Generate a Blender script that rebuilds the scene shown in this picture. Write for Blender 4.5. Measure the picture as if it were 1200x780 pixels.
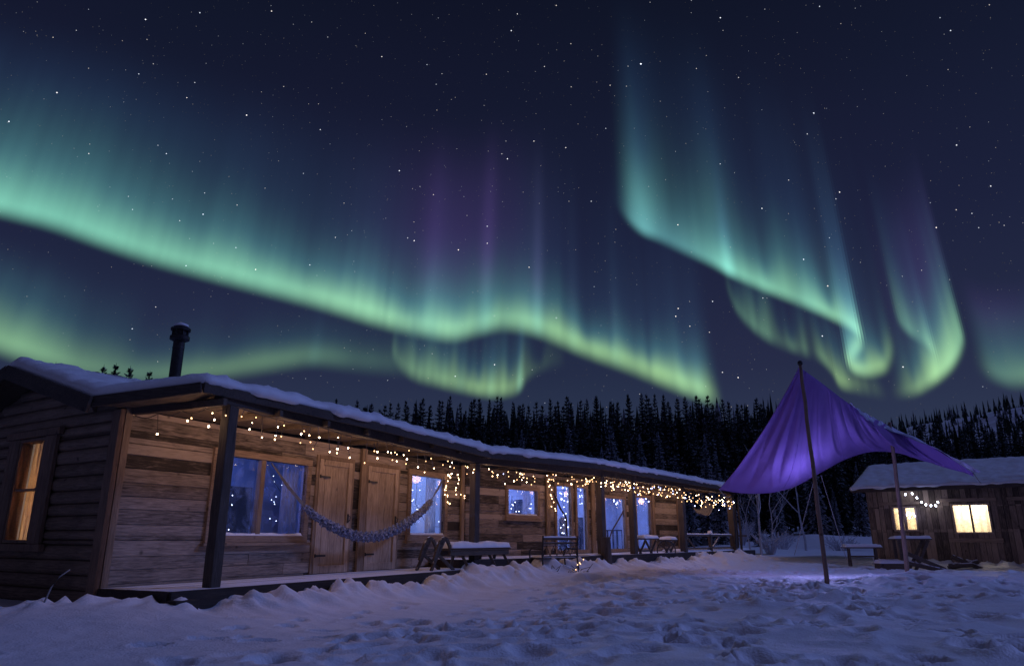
import bpy, bmesh, math, random
import numpy as np
from mathutils import Vector, Matrix

for o in list(bpy.data.objects):
    bpy.data.objects.remove(o)
SC = bpy.context.scene
COL = SC.collection
R = math.radians

# ------------------------------------------------------------------ camera
EYE = 0.95
PITCH = R(16.05)
FPX = 834.0
cam = bpy.data.cameras.new('camera')
cam.sensor_width = 36.0
cam.lens = 36.0 * FPX / 1200.0
cam.clip_start = 0.05
cam.clip_end = 20000
camo = bpy.data.objects.new('camera', cam)
camo.location = (0, 0, EYE)
camo.rotation_euler = (math.pi / 2 + PITCH, 0, 0)
COL.objects.link(camo)
SC.camera = camo

# ------------------------------------------------------------------ world (night sky)
W = bpy.data.worlds.new("World")
SC.world = W
W.use_nodes = True
nt = W.node_tree
for n in list(nt.nodes):
    nt.nodes.remove(n)
tc = nt.nodes.new('ShaderNodeTexCoord')
sx = nt.nodes.new('ShaderNodeSeparateXYZ')
nt.links.new(tc.outputs['Generated'], sx.inputs[0])
rp = nt.nodes.new('ShaderNodeValToRGB')
nt.links.new(sx.outputs['Z'], rp.inputs[0])
el = rp.color_ramp.elements
el[0].position = 0.0; el[0].color = (0.030, 0.040, 0.085, 1)
el[1].position = 1.0; el[1].color = (0.003, 0.0045, 0.012, 1)
for p, c in ((0.13, (0.0255, 0.039, 0.080)), (0.22, (0.0178, 0.0255, 0.061)), (0.38, (0.0112, 0.0155, 0.044)),
             (0.55, (0.0068, 0.0100, 0.0275)), (0.68, (0.0042, 0.0066, 0.0170))):
    e = el.new(p); e.color = (*c, 1)
nz = nt.nodes.new('ShaderNodeTexNoise'); nz.inputs['Scale'].default_value = 2.2; nz.inputs['Detail'].default_value = 2
nt.links.new(tc.outputs['Generated'], nz.inputs['Vector'])
nr = nt.nodes.new('ShaderNodeMapRange'); nr.inputs[1].default_value = .35; nr.inputs[2].default_value = .65
nt.links.new(nz.outputs[0], nr.inputs[0])
mxr = nt.nodes.new('ShaderNodeMix'); mxr.data_type = 'RGBA'; mxr.blend_type = 'MULTIPLY'
nt.links.new(nr.outputs[0], mxr.inputs[0])
nt.links.new(rp.outputs[0], mxr.inputs[6]); mxr.inputs[7].default_value = (1.10, .96, 1.03, 1)
bg = nt.nodes.new('ShaderNodeBackground'); bg.inputs[1].default_value = 1.0
by = nt.nodes.new('ShaderNodeMapRange'); by.inputs[1].default_value = .15; by.inputs[2].default_value = -.9; by.inputs[3].default_value = 0; by.inputs[4].default_value = 1  # added lilac glow in the unseen sky behind the camera, lifts the gable wall
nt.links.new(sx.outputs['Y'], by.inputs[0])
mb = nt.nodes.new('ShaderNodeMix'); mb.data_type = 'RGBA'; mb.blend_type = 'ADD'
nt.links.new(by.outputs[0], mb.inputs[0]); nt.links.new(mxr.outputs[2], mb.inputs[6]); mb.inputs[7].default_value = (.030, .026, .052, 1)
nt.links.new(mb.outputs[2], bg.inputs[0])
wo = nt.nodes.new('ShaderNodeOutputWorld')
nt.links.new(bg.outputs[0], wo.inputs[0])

# faint moonlight / sky light from the right
sun = bpy.data.lights.new('moon', 'SUN')
sun.energy = 0.84
sun.angle = R(9)
sun.color = (0.245, 0.35, 1.0)
suno = bpy.data.objects.new('moon', sun)
sdir = Vector((0.80, 0.16, 0.58)).normalized()
suno.rotation_euler = sdir.to_track_quat('Z', 'Y').to_euler()
suno.location = (20, 5, 20)
COL.objects.link(suno)

SC.view_settings.view_transform = 'Standard'
SC.view_settings.look = 'None'
SC.view_settings.exposure = 0.0
SC.view_settings.gamma = 1.0
SC.view_settings.use_curve_mapping = False
SC.render.engine = 'CYCLES'
SC.cycles.transparent_max_bounces = 110
SC.cycles.max_bounces = 5
SC.cycles.diffuse_bounces = 3
SC.cycles.sample_clamp_indirect = 2.0
SC.cycles.use_denoising = True

rnd = random.Random(7)

# ------------------------------------------------------------------ rays
CP, SP = math.cos(PITCH), math.sin(PITCH)
def ray(px, py):
    u = (px - 600) / FPX; v = (390 - py) / FPX
    return Vector((u, CP - v * SP, SP + v * CP))
def at(px, py, Y):
    d = ray(px, py)
    return Vector((0, 0, EYE)) + d * (Y / d.y)
def at_z(px, py, z):
    d = ray(px, py)
    return Vector((0, 0, EYE)) + d * ((z - EYE) / d.z)

class Frame:
    """local x along a wall, y into the building, z up"""
    def __init__(s, o, d):
        s.o = Vector((o[0], o[1], 0)); L = math.hypot(*d)
        s.d = Vector((d[0] / L, d[1] / L, 0)); s.n = Vector((-s.d.y, s.d.x, 0))
        s.M = Matrix.Translation(s.o) @ Matrix.Rotation(math.atan2(s.d.y, s.d.x), 4, 'Z')
    def hit(s, px, py, y0=0.0):
        r = ray(px, py); e = Vector((0, 0, EYE))
        t = ((s.o + s.n * y0) - e).dot(s.n) / r.dot(s.n)
        p = e + r * t
        return (p - s.o).dot(s.d), p.z
    def w(s, x, y, z=0.0):
        return s.o + s.d * x + s.n * y + Vector((0, 0, z))
IDF = Frame((0, 0), (1, 0))

# ------------------------------------------------------------------ objects
WM = {}
def thing(name, label, cat, loc=(0, 0, 0), rz=0.0, group=None):
    o = bpy.data.objects.new(name, None)
    COL.objects.link(o)
    o.location = loc; o.rotation_euler = (0, 0, rz)
    o.empty_display_size = .2
    WM[o.name] = Matrix.Translation(Vector(loc)) @ Matrix.Rotation(rz, 4, 'Z')
    o['label'] = label; o['category'] = cat
    if group: o['group'] = group
    return o

def obj(name, bm, mat, parent=None, M=None, bevel=0, smooth=False, label=None):
    """M: world matrix of the mesh's own coordinates (default: the parent's)"""
    me = bpy.data.meshes.new(name)
    if isinstance(bm, bmesh.types.BMesh):
        bmesh.ops.recalc_face_normals(bm, faces=bm.faces)
        bm.to_mesh(me); bm.free()
    else:
        me.from_pydata([tuple(map(float, v)) for v in bm[0]], [], bm[1])
    me.materials.append(mat)
    if smooth:
        for p in me.polygons: p.use_smooth = True
    o = bpy.data.objects.new(name, me)
    COL.objects.link(o)
    pm = WM[parent.name] if parent else Matrix.Identity(4)
    if M is None: M = pm.copy()
    WM[o.name] = M
    if parent: o.parent = parent
    o.matrix_basis = pm.inverted() @ M
    if bevel:
        b = o.modifiers.new('bevel', 'BEVEL'); b.width = bevel; b.segments = 2; b.limit_method = 'ANGLE'
    if label: o['label'] = label
    return o
def tag(o, label, cat=None, group=None, kind=None):
    o['label'] = label
    if cat: o['category'] = cat
    if group: o['group'] = group
    if kind: o['kind'] = kind
    return o

def B(): return bmesh.new()
def box(bm, x0, x1, y0, y1, z0, z1):
    v = [bm.verts.new((x, y, z)) for x in (x0, x1) for y in (y0, y1) for z in (z0, z1)]
    for f in ((0, 1, 3, 2), (4, 6, 7, 5), (0, 4, 5, 1), (2, 3, 7, 6), (0, 2, 6, 4), (1, 5, 7, 3)):
        bm.faces.new([v[i] for i in f])
def bar(bm, p, q, w, h=None, w2=None):
    h = h or w; w2 = w2 or w; h2 = h * w2 / w
    p = Vector(p); q = Vector(q); d = (q - p).normalized()
    up = Vector((0, 0, 1)) if abs(d.z) < .95 else Vector((0, 1, 0))
    s = d.cross(up).normalized(); t = s.cross(d)
    v = []
    for c, ww, hh in ((p, w, h), (q, w2, h2)):
        for a, b in ((-1, -1), (1, -1), (1, 1), (-1, 1)):
            v.append(bm.verts.new(c + s * (a * ww / 2) + t * (b * hh / 2)))
    for f in ((0, 1, 2, 3), (7, 6, 5, 4), (0, 4, 5, 1), (1, 5, 6, 2), (2, 6, 7, 3), (3, 7, 4, 0)):
        bm.faces.new([v[i] for i in f])
def tube(bm, pts, r, seg=6, r2=None):
    pts = [Vector(p) for p in pts]; n = len(pts); rings = []
    r2 = r if r2 is None else r2
    for i, p in enumerate(pts):
        d = (pts[min(i + 1, n - 1)] - pts[max(i - 1, 0)]).normalized()
        up = Vector((0, 0, 1)) if abs(d.z) < .9 else Vector((0, 1, 0))
        s = d.cross(up).normalized(); t = s.cross(d)
        rr = r + (r2 - r) * i / max(1, n - 1)
        rings.append([bm.verts.new(p + (s * math.cos(a) + t * math.sin(a)) * rr)
                      for a in (2 * math.pi * k / seg for k in range(seg))])
    for i in range(n - 1):
        for k in range(seg):
            bm.faces.new((rings[i][k], rings[i][(k + 1) % seg], rings[i + 1][(k + 1) % seg], rings[i + 1][k]))
    bm.faces.new(rings[0][::-1]); bm.faces.new(rings[-1])
def lathe(bm, prof, c=(0, 0, 0), seg=20):
    rings = []
    for r, z in prof:
        rings.append([bm.verts.new((c[0] + r * math.cos(a), c[1] + r * math.sin(a), c[2] + z))
                      for a in (2 * math.pi * k / seg for k in range(seg))])
    for i in range(len(rings) - 1):
        for k in range(seg):
            bm.faces.new((rings[i][k], rings[i][(k + 1) % seg], rings[i + 1][(k + 1) % seg], rings[i + 1][k]))
    bm.faces.new(rings[0][::-1]); bm.faces.new(rings[-1])
def blob(bm, x0, x1, y0, y1, z0, h, step=.05, seed=0, edge=.08):
    """a pad of lying snow over a rectangle"""
    rg = random.Random(seed)
    nx = max(4, int((x1 - x0) / step)); ny = max(4, int((y1 - y0) / step))
    ph = [rg.uniform(0, 6) for _ in range(6)]
    top = []
    for i in range(nx + 1):
        row = []
        for j in range(ny + 1):
            x = x0 + (x1 - x0) * i / nx; y = y0 + (y1 - y0) * j / ny
            e = min(x - x0, x1 - x, y - y0, y1 - y)
            k = min(1, max(0, e / edge)); k = math.sqrt(1 - (1 - k) ** 2)
            z = z0 + .008 + h * k * (1 + .18 * math.sin(7 * x + ph[0]) * math.sin(9 * y + ph[1]) + .1 * math.sin(19 * x + ph[2] + 8 * y))
            row.append(bm.verts.new((x, y, z)))
        top.append(row)
    bot = [[bm.verts.new((v.co.x, v.co.y, z0)) for v in row] for row in top]
    for i in range(nx):
        for j in range(ny):
            bm.faces.new((top[i][j], top[i + 1][j], top[i + 1][j + 1], top[i][j + 1]))
            bm.faces.new((bot[i][j], bot[i][j + 1], bot[i + 1][j + 1], bot[i + 1][j]))
    for i in range(nx):
        bm.faces.new((top[i][0], bot[i][0], bot[i + 1][0], top[i + 1][0]))
        bm.faces.new((top[i][ny], top[i + 1][ny], bot[i + 1][ny], bot[i][ny]))
    for j in range(ny):
        bm.faces.new((top[0][j], top[0][j + 1], bot[0][j + 1], bot[0][j]))
        bm.faces.new((top[nx][j], bot[nx][j], bot[nx][j + 1], top[nx][j + 1]))

# ------------------------------------------------------------------ materials
def mat(name):
    m = bpy.data.materials.new(name); m.use_nodes = True
    return m, m.node_tree, m.node_tree.nodes['Principled BSDF']
def wood(name, dark, light, axis='x', rough=.78, grain=1.0, vary=.6, frost=0.0, spec=.25):
    """weathered boards: each separate board (mesh island) its own tone, grain along the board"""
    m, t, b = mat(name)
    N, L = t.nodes.new, t.links.new
    geo = N('ShaderNodeNewGeometry'); tc = N('ShaderNodeTexCoord')
    mp = N('ShaderNodeMapping')
    sc = {'x': (2.4, 26, 26), 'y': (26, 2.4, 26), 'z': (26, 26, 2.4)}[axis]
    mp.inputs['Scale'].default_value = sc
    L(tc.outputs['Object'], mp.inputs['Vector'])
    off = N('ShaderNodeMath'); off.operation = 'MULTIPLY'; off.inputs[1].default_value = 57
    L(geo.outputs['Random Per Island'], off.inputs[0])
    cb = N('ShaderNodeCombineXYZ')
    for i in range(3): L(off.outputs[0], cb.inputs[i])
    ad = N('ShaderNodeVectorMath'); ad.operation = 'ADD'
    L(mp.outputs[0], ad.inputs[0]); L(cb.outputs[0], ad.inputs[1])
    n1 = N('ShaderNodeTexNoise'); n1.inputs['Scale'].default_value = 1.6; n1.inputs['Detail'].default_value = 7; n1.inputs['Roughness'].default_value = .65
    n1.inputs['Distortion'].default_value = .6
    L(ad.outputs[0], n1.inputs['Vector'])
    n2 = N('ShaderNodeTexNoise'); n2.inputs['Scale'].default_value = 1.7; n2.inputs['Detail'].default_value = 3
    L(tc.outputs['Object'], n2.inputs['Vector'])
    # knots
    vo = N('ShaderNodeTexVoronoi'); vo.inputs['Scale'].default_value = .55
    mp2 = N('ShaderNodeMapping'); mp2.inputs['Scale'].default_value = tuple(5 if s > 2 else 2.2 for s in sc)
    L(tc.outputs['Object'], mp2.inputs['Vector']); 
    ad2 = N('ShaderNodeVectorMath'); ad2.operation = 'ADD'; L(mp2.outputs[0], ad2.inputs[0]); L(cb.outputs[0], ad2.inputs[1])
    L(ad2.outputs[0], vo.inputs['Vector'])
    kr = N('ShaderNodeMapRange'); kr.inputs[1].default_value = .03; kr.inputs[2].default_value = .12
    kr.inputs[3].default_value = .35; kr.inputs[4].default_value = 1
    L(vo.outputs['Distance'], kr.inputs[0])
    f1 = N('ShaderNodeMapRange'); f1.inputs[1].default_value = .33; f1.inputs[2].default_value = .68; f1.inputs[3].default_value = -.35*grain; f1.inputs[4].default_value = .35*grain
    L(n1.outputs[0], f1.inputs[0])
    f2 = N('ShaderNodeMapRange'); f2.inputs[3].default_value = .5 - vary / 2; f2.inputs[4].default_value = .5 + vary / 2
    L(geo.outputs['Random Per Island'], f2.inputs[0])
    s1 = N('ShaderNodeMath'); L(f1.outputs[0], s1.inputs[0]); L(f2.outputs[0], s1.inputs[1])
    f3 = N('ShaderNodeMapRange'); f3.inputs[1].default_value = .3; f3.inputs[2].default_value = .7; f3.inputs[3].default_value = -.15; f3.inputs[4].default_value = .15
    L(n2.outputs[0], f3.inputs[0])
    s2 = N('ShaderNodeMath'); s2.use_clamp = True; L(s1.outputs[0], s2.inputs[0]); L(f3.outputs[0], s2.inputs[1])
    mx = N('ShaderNodeMix'); mx.data_type = 'RGBA'
    L(s2.outputs[0], mx.inputs[0]); mx.inputs[6].default_value = (*dark, 1); mx.inputs[7].default_value = (*light, 1)
    mk = N('ShaderNodeMix'); mk.data_type = 'RGBA'; mk.blend_type = 'MULTIPLY'; mk.inputs[0].default_value = 1
    L(mx.outputs[2], mk.inputs[6]); L(kr.outputs[0], mk.inputs[7])
    out = mk.outputs[2]
    if frost:
        sp = N('ShaderNodeSeparateXYZ'); L(geo.outputs['Normal'], sp.inputs[0])
        nf = N('ShaderNodeTexNoise'); nf.inputs['Scale'].default_value = 9; nf.inputs['Detail'].default_value = 4
        L(tc.outputs['Object'], nf.inputs['Vector'])
        a = N('ShaderNodeMath'); a.operation = 'MULTIPLY_ADD'; a.inputs[1].default_value = .9
        L(sp.outputs['Z'], a.inputs[0]); L(nf.outputs[0], a.inputs[2])
        fr = N('ShaderNodeMapRange'); fr.inputs[1].default_value = 1.25 - frost; fr.inputs[2].default_value = 1.45 - frost
        L(a.outputs[0], fr.inputs[0])
        mf = N('ShaderNodeMix'); mf.data_type = 'RGBA'; L(fr.outputs[0], mf.inputs[0]); L(out, mf.inputs[6]); mf.inputs[7].default_value = (.7, .72, .8, 1)
        out = mf.outputs[2]
    L(out, b.inputs['Base Color'])
    b.inputs['Roughness'].default_value = rough
    b.inputs['Specular IOR Level'].default_value = spec
    bp = N('ShaderNodeBump'); bp.inputs['Strength'].default_value = .55; bp.inputs['Distance'].default_value = .012
    L(n1.outputs[0], bp.inputs['Height']); L(bp.outputs[0], b.inputs['Normal'])
    return m
def plain(name, col, rough=.6, metal=0.0, noise=.15, scale=12, spec=.4):
    m, t, b = mat(name); N, L = t.nodes.new, t.links.new
    tc = N('ShaderNodeTexCoord'); n = N('ShaderNodeTexNoise'); n.inputs['Scale'].default_value = scale; n.inputs['Detail'].default_value = 4
    L(tc.outputs['Object'], n.inputs['Vector'])
    mr = N('ShaderNodeMapRange'); mr.inputs[1].default_value = .3; mr.inputs[2].default_value = .7; mr.inputs[3].default_value = 1 - noise * 2; mr.inputs[4].default_value = 1 + noise
    L(n.outputs[0], mr.inputs[0])
    mx = N('ShaderNodeMix'); mx.data_type = 'RGBA'; mx.blend_type = 'MULTIPLY'; mx.inputs[0].default_value = 1
    mx.inputs[6].default_value = (*col, 1); L(mr.outputs[0], mx.inputs[7]); L(mx.outputs[2], b.inputs['Base Color'])
    b.inputs['Roughness'].default_value = rough; b.inputs['Metallic'].default_value = metal; b.inputs['Specular IOR Level'].default_value = spec
    return m
def snow_mat(name, coarse=5.0, bump=.35):
    m, t, b = mat(name); N, L = t.nodes.new, t.links.new
    tc = N('ShaderNodeTexCoord')
    n = N('ShaderNodeTexNoise'); n.inputs['Scale'].default_value = coarse; n.inputs['Detail'].default_value = 8; n.inputs['Roughness'].default_value = .6
    L(tc.outputs['Object'], n.inputs['Vector'])
    n2 = N('ShaderNodeTexNoise'); n2.inputs['Scale'].default_value = 45; n2.inputs['Detail'].default_value = 3
    L(tc.outputs['Object'], n2.inputs['Vector'])
    ad = N('ShaderNodeMath'); ad.operation = 'MULTIPLY_ADD'; ad.inputs[1].default_value = .32
    L(n2.outputs[0], ad.inputs[0]); L(n.outputs[0], ad.inputs[2])
    bp = N('ShaderNodeBump'); bp.inputs['Strength'].default_value = bump; bp.inputs['Distance'].default_value = .09
    L(ad.outputs[0], bp.inputs['Height']); L(bp.outputs[0], b.inputs['Normal'])
    cr = N('ShaderNodeMix'); cr.data_type = 'RGBA'; L(n.outputs[0], cr.inputs[0])
    cr.inputs[6].default_value = (.68, .70, .78, 1); cr.inputs[7].default_value = (.86, .86, .9, 1)
    L(cr.outputs[2], b.inputs['Base Color'])
    b.inputs['Roughness'].default_value = .55; b.inputs['Specular IOR Level'].default_value = .3
    return m
def emit(name, col, s, sampling=None):
    m = bpy.data.materials.new(name); m.use_nodes = True; t = m.node_tree
    t.nodes.remove(t.nodes['Principled BSDF'])
    e = t.nodes.new('ShaderNodeEmission'); e.inputs[0].default_value = (*col, 1); e.inputs[1].default_value = s
    t.links.new(e.outputs[0], t.nodes['Material Output'].inputs[0])
    if sampling: m.cycles.emission_sampling = sampling
    return m
def glass_mat(name, frost=.25):
    m = bpy.data.materials.new(name); m.use_nodes = True; t = m.node_tree; N, L = t.nodes.new, t.links.new
    t.nodes.remove(t.nodes['Principled BSDF'])
    tr = N('ShaderNodeBsdfTransparent'); tr.inputs[0].default_value = (.9, .93, 1, 1)
    gl = N('ShaderNodeBsdfGlossy'); gl.inputs['Roughness'].default_value = .04
    fz = N('ShaderNodeFresnel'); fz.inputs[0].default_value = 1.5
    m1 = N('ShaderNodeMixShader'); gb = N('ShaderNodeNewGeometry'); sb = N('ShaderNodeMath'); sb.operation = 'MULTIPLY_ADD'; sb.inputs[1].default_value = -1; sb.inputs[2].default_value = 1; L(gb.outputs['Backfacing'], sb.inputs[0])
    ml = N('ShaderNodeMath'); ml.operation = 'MULTIPLY'; L(fz.outputs[0], ml.inputs[0]); L(sb.outputs[0], ml.inputs[1]); L(ml.outputs[0], m1.inputs[0]); L(tr.outputs[0], m1.inputs[1]); L(gl.outputs[0], m1.inputs[2])
    # frost patches grown over the pane
    tc = N('ShaderNodeTexCoord'); n = N('ShaderNodeTexNoise'); n.inputs['Scale'].default_value = 3.2; n.inputs['Detail'].default_value = 9; n.inputs['Roughness'].default_value = .75
    L(tc.outputs['Object'], n.inputs['Vector'])
    mr = N('ShaderNodeMapRange'); mr.inputs[1].default_value = .45; mr.inputs[2].default_value = .75; mr.inputs[4].default_value = frost
    L(n.outputs[0], mr.inputs[0])
    df = N('ShaderNodeBsdfDiffuse'); df.inputs[0].default_value = (.75, .8, .9, 1)
    tl = N('ShaderNodeBsdfTranslucent'); tl.inputs[0].default_value = (.75, .8, .9, 1)
    m0 = N('ShaderNodeMixShader'); m0.inputs[0].default_value = .6; L(df.outputs[0], m0.inputs[1]); L(tl.outputs[0], m0.inputs[2])
    m2 = N('ShaderNodeMixShader'); L(mr.outputs[0], m2.inputs[0]); L(m1.outputs[0], m2.inputs[1]); L(m0.outputs[0], m2.inputs[2])
    L(m2.outputs[0], t.nodes['Material Output'].inputs[0])
    return m

M_PLANK = wood('weathered_planks', (.042, .033, .028), (.41, .325, .265), 'x', vary=1.25, grain=1.1)
M_LOG = wood('dark_logs', (.09, .062, .045), (.34, .23, .165), 'x', vary=.5)
M_BOARD = wood('vertical_boards', (.08, .058, .045), (.40, .29, .21), 'z', vary=1.0)
M_DOOR = wood('door_boards', (.22, .16, .115), (.62, .47, .35), 'z', vary=.35)
M_TRIMX = wood('trim_horizontal', (.14, .095, .07), (.42, .30, .21), 'x', vary=.4)
M_TRIMZ = wood('trim_vertical', (.12, .085, .06), (.38, .27, .19), 'z', vary=.4)
M_POST = wood('post_timber', (.035, .028, .024), (.12, .095, .08), 'z', vary=.3)
M_BEAM = wood('beam_timber', (.03, .023, .02), (.11, .085, .07), 'x', vary=.3)
M_DECK = wood('deck_boards', (.14, .10, .08), (.36, .28, .23), 'x', vary=.4, frost=.28)
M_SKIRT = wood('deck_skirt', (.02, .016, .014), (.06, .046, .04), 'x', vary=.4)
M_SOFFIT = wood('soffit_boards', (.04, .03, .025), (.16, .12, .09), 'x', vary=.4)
M_SHUT = wood('shutter_boards', (.11, .07, .05), (.30, .19, .13), 'z', vary=.4)
M_FURN = wood('furniture_timber', (.05, .04, .035), (.15, .115, .09), 'x', vary=.5, frost=.2)
M_SNOW = snow_mat('snow')
M_RSNOW = snow_mat('roof_snow', 3.0, .3)
M_GLASS = glass_mat('window_glass', .22)
M_IRON = plain('dark_iron', (.05, .05, .055), .5, .7)
M_PIPE = plain('stove_pipe', (.035, .033, .035), .55, .6)
M_WIRE = plain('wire', (.07, .06, .055), .5)
M_ROPE = plain('rope', (.25, .24, .24), .9)
M_ROOM = plain('room_paint', (.55, .58, .7), .8, noise=.12, scale=1.5)
M_DARKF = plain('dark_furniture', (.04, .045, .07), .6)
M_WARMB = emit('warm_bulb', (1.0, .62, .32), 14)
M_WARMB2 = emit('warm_bulb_dim', (1.0, .55, .25), 5)
M_WARMB3 = emit('warm_bulb_bright', (1.0, .70, .42), 34)
M_COOLB = emit('cool_bulb', (.45, .5, 1.0), 10)
M_WHITEB = emit('cold_white_bulb', (.75, .8, 1.0), 10)

# ------------------------------------------------------------------ building frames
FA = Frame((-5.58, 10.16), (.447, .894))       # long wall, near half
JX = FA.w(9.78, 0)
FB = Frame((JX.x, JX.y), (.611, .791))         # long wall, far half
C0 = Vector((-5.58, 10.16, 0))
fd = Vector((.84, -.54, 0)).normalized()
OF = C0 - fd * 5.4
FF = Frame((OF.x, OF.y), (fd.x, fd.y))         # gable wall facing the yard
FR = Frame((13.35, 27.4), (.79, -.61))         # right-hand cabin

def rect_minus(x0, x1, z0, z1, ops):
    zs = sorted({z0, z1} | {z for o in ops for z in (o[2], o[3]) if z0 < z < z1})
    out = []
    for a, b in zip(zs[:-1], zs[1:]):
        cur = x0
        for o in sorted(o for o in ops if o[2] < b - 1e-6 and o[3] > a + 1e-6 and o[1] > x0 and o[0] < x1):
            if o[0] > cur: out.append((cur, o[0], a, b))
            cur = max(cur, o[1])
        if cur < x1: out.append((cur, x1, a, b))
    return out
def plank_wall(x0, x1, z0, z1, ops, h, seed, thick=.05, blen=(1.6, 4.0), rough=.012, step=None):
    """outer face at about y=0, boards lie along x"""
    rg = random.Random(seed); bm = B(); z = z0
    while z < z1 - .02:
        hh = h * rg.uniform(.85, 1.15); zt = min(z1, z + hh)
        cuts = [x0]; 
        while cuts[-1] < x1 - blen[0]: cuts.append(min(x1, cuts[-1] + rg.uniform(*blen)))
        if cuts[-1] < x1: cuts[-1] = x1
        for a, b in zip(cuts[:-1], cuts[1:]):
            dy = rg.uniform(0, rough)
            for r in rect_minus(a + .002, b - .002, z, zt - rg.uniform(.004, .009), ops):
                if r[1] - r[0] > .01 and r[3] - r[2] > .01:
                    box(bm, r[0], r[1], dy, thick, r[2], r[3])
        z = zt
    return bm
def board_wall(x0, x1, z0, z1, ops, w, seed, thick=.05, rough=.02):
    rg = random.Random(seed); bm = B(); x = x0
    while x < x1 - .02:
        ww = w * rg.uniform(.75, 1.2); xt = min(x1, x + ww); dy = rg.uniform(0, rough)
        for r in rect_minus(x, xt - rg.uniform(.006, .016), z0, z1, ops):
            if r[1] - r[0] > .01: box(bm, r[0], r[1], dy, thick, r[2], r[3])
        x = xt
    # battens over the joints
    return bm
def backing(x0, x1, z0, z1, ops, y0, y1):
    bm = B()
    for r in rect_minus(x0, x1, z0, z1, ops): box(bm, r[0], r[1], y0, y1, r[2], r[3])
    return bm
def opening(F, pts):
    """pixel corners of an opening -> (x0, x1, z0, z1) on the wall"""
    h = [F.hit(*p) for p in pts]
    xs = sorted(p[0] for p in h); zs = sorted(p[1] for p in h)
    n = len(h) // 2
    return (sum(xs[:n]) / n, sum(xs[n:]) / n, sum(zs[:n]) / n, sum(zs[n:]) / n)
def window(F, parent, o, nx=1, nz=1, fw=.09, sash=.045, proud=.045, sill=True, fmat=None, depth=.09, sill_over=.06, gmat=None, splits=None, label=None, header=0):
    """o = glass opening; frame boards outside it"""
    x0, x1, z0, z1 = o; fm = fmat or M_TRIMX
    bm = B(); p = -proud
    box(bm, x0 - fw, x1 + fw, p, depth, z1, z1 + fw + header)
    box(bm, x0 - fw, x1 + fw, p, depth, z0 - fw, z0)
    box(bm, x0 - fw, x0, p + .004, depth, z0 + .001, z1 - .001)
    box(bm, x1, x1 + fw, p + .004, depth, z0 + .001, z1 - .001)
    w = obj('window', bm, fm, parent, F.M, bevel=.006, label=label)
    xs = splits or [x0 + (x1 - x0) * k / nx for k in range(nx + 1)]
    if len(xs) > 2 or nz > 1:
        bm = B()
        for x in xs[1:-1]: box(bm, x - sash, x + sash, p + .02, depth - .005, z0 + .001, z1 - .001)
        for k in range(1, nz):
            z = z0 + (z1 - z0) * k / nz; box(bm, x0 + .001, x1 - .001, p + .03, depth - .01, z - .018, z + .018)
        obj('glazing_bar', bm, M_TRIMZ, w, F.M, bevel=.004)
    for a, b in zip(xs[:-1], xs[1:]):
        bm = B(); box(bm, a + .002, b - .002, .045, .051, z0 + .002, z1 - .002)
        obj('pane', bm, gmat or M_GLASS, w, F.M)
    if sill:
        bm = B(); box(bm, x0 - fw - sill_over, x1 + fw + sill_over, p - .05, -.001, z0 - fw - .05, z0 - fw - .002)
        obj('sill', bm, fm, w, F.M, bevel=.006)
        bm = B(); blob(bm, x0 + .01, x1 - .01, p + .01, .04, z0 + .001, .035, step=.03, seed=int(x0 * 10), edge=.03)
        obj('sill_snow', bm, M_RSNOW, w, F.M, smooth=True)
    return w
def door(F, parent, o, label=None, hs=1):
    x0, x1, z0, z1 = o
    bm = B(); n = 5; w = (x1 - x0) / n; rg = random.Random(int(x0 * 100))
    for k in range(n): box(bm, x0 + k * w, x0 + (k + 1) * w - .006, rg.uniform(-.004, .004), .03, z0, z1)
    d = obj('door', bm, M_DOOR, parent, F.M, bevel=.004, label=label)
    bm = B(); r = .11
    box(bm, x0, x0 + r, -.032, -.006, z0, z1); box(bm, x1 - r, x1, -.032, -.006, z0, z1)
    box(bm, x0 + r + .001, x1 - r - .001, -.031, -.006, z1 - r, z1 - .001)
    box(bm, x0 + r + .001, x1 - r - .001, -.031, -.006, z0 + .001, z0 + r * 1.3)
    obj('door_rail', bm, M_DOOR, d, F.M, bevel=.005)
    bm = B(); xh = x1 - .07 if hs > 0 else x0 + .07
    box(bm, xh - .02, xh + .02, -.045, -.033, z0 + .93, z0 + 1.1); tube(bm, [(xh, -.05, z0 + .96), (xh, -.09, z0 + .98), (xh, -.09, z0 + 1.05), (xh, -.05, z0 + 1.07)], .009)
    obj('handle', bm, M_IRON, d, F.M)
    for zz in (z0 + .3, z1 - .35):
        bm = B(); xh2 = x0 + .01 if hs > 0 else x1 - .31; box(bm, xh2, xh2 + .3, -.042, -.034, zz, zz + .035); lathe(bm, [(.014, -.01), (.014, .05)], (xh2 + .005, -.045, zz), 8); obj('hinge', bm, M_IRON, d, F.M)
    bm = B(); t = .075
    box(bm, x0 - t, x0 - .004, -.02, .05, z0, z1 + t); box(bm, x1 + .004, x1 + t, -.02, .05, z0, z1 + t)
    box(bm, x0 - .002, x1 + .002, -.019, .05, z1 + .004, z1 + t - .001)
    obj('door_frame', bm, M_TRIMZ, d, F.M, bevel=.006)
    return d

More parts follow.
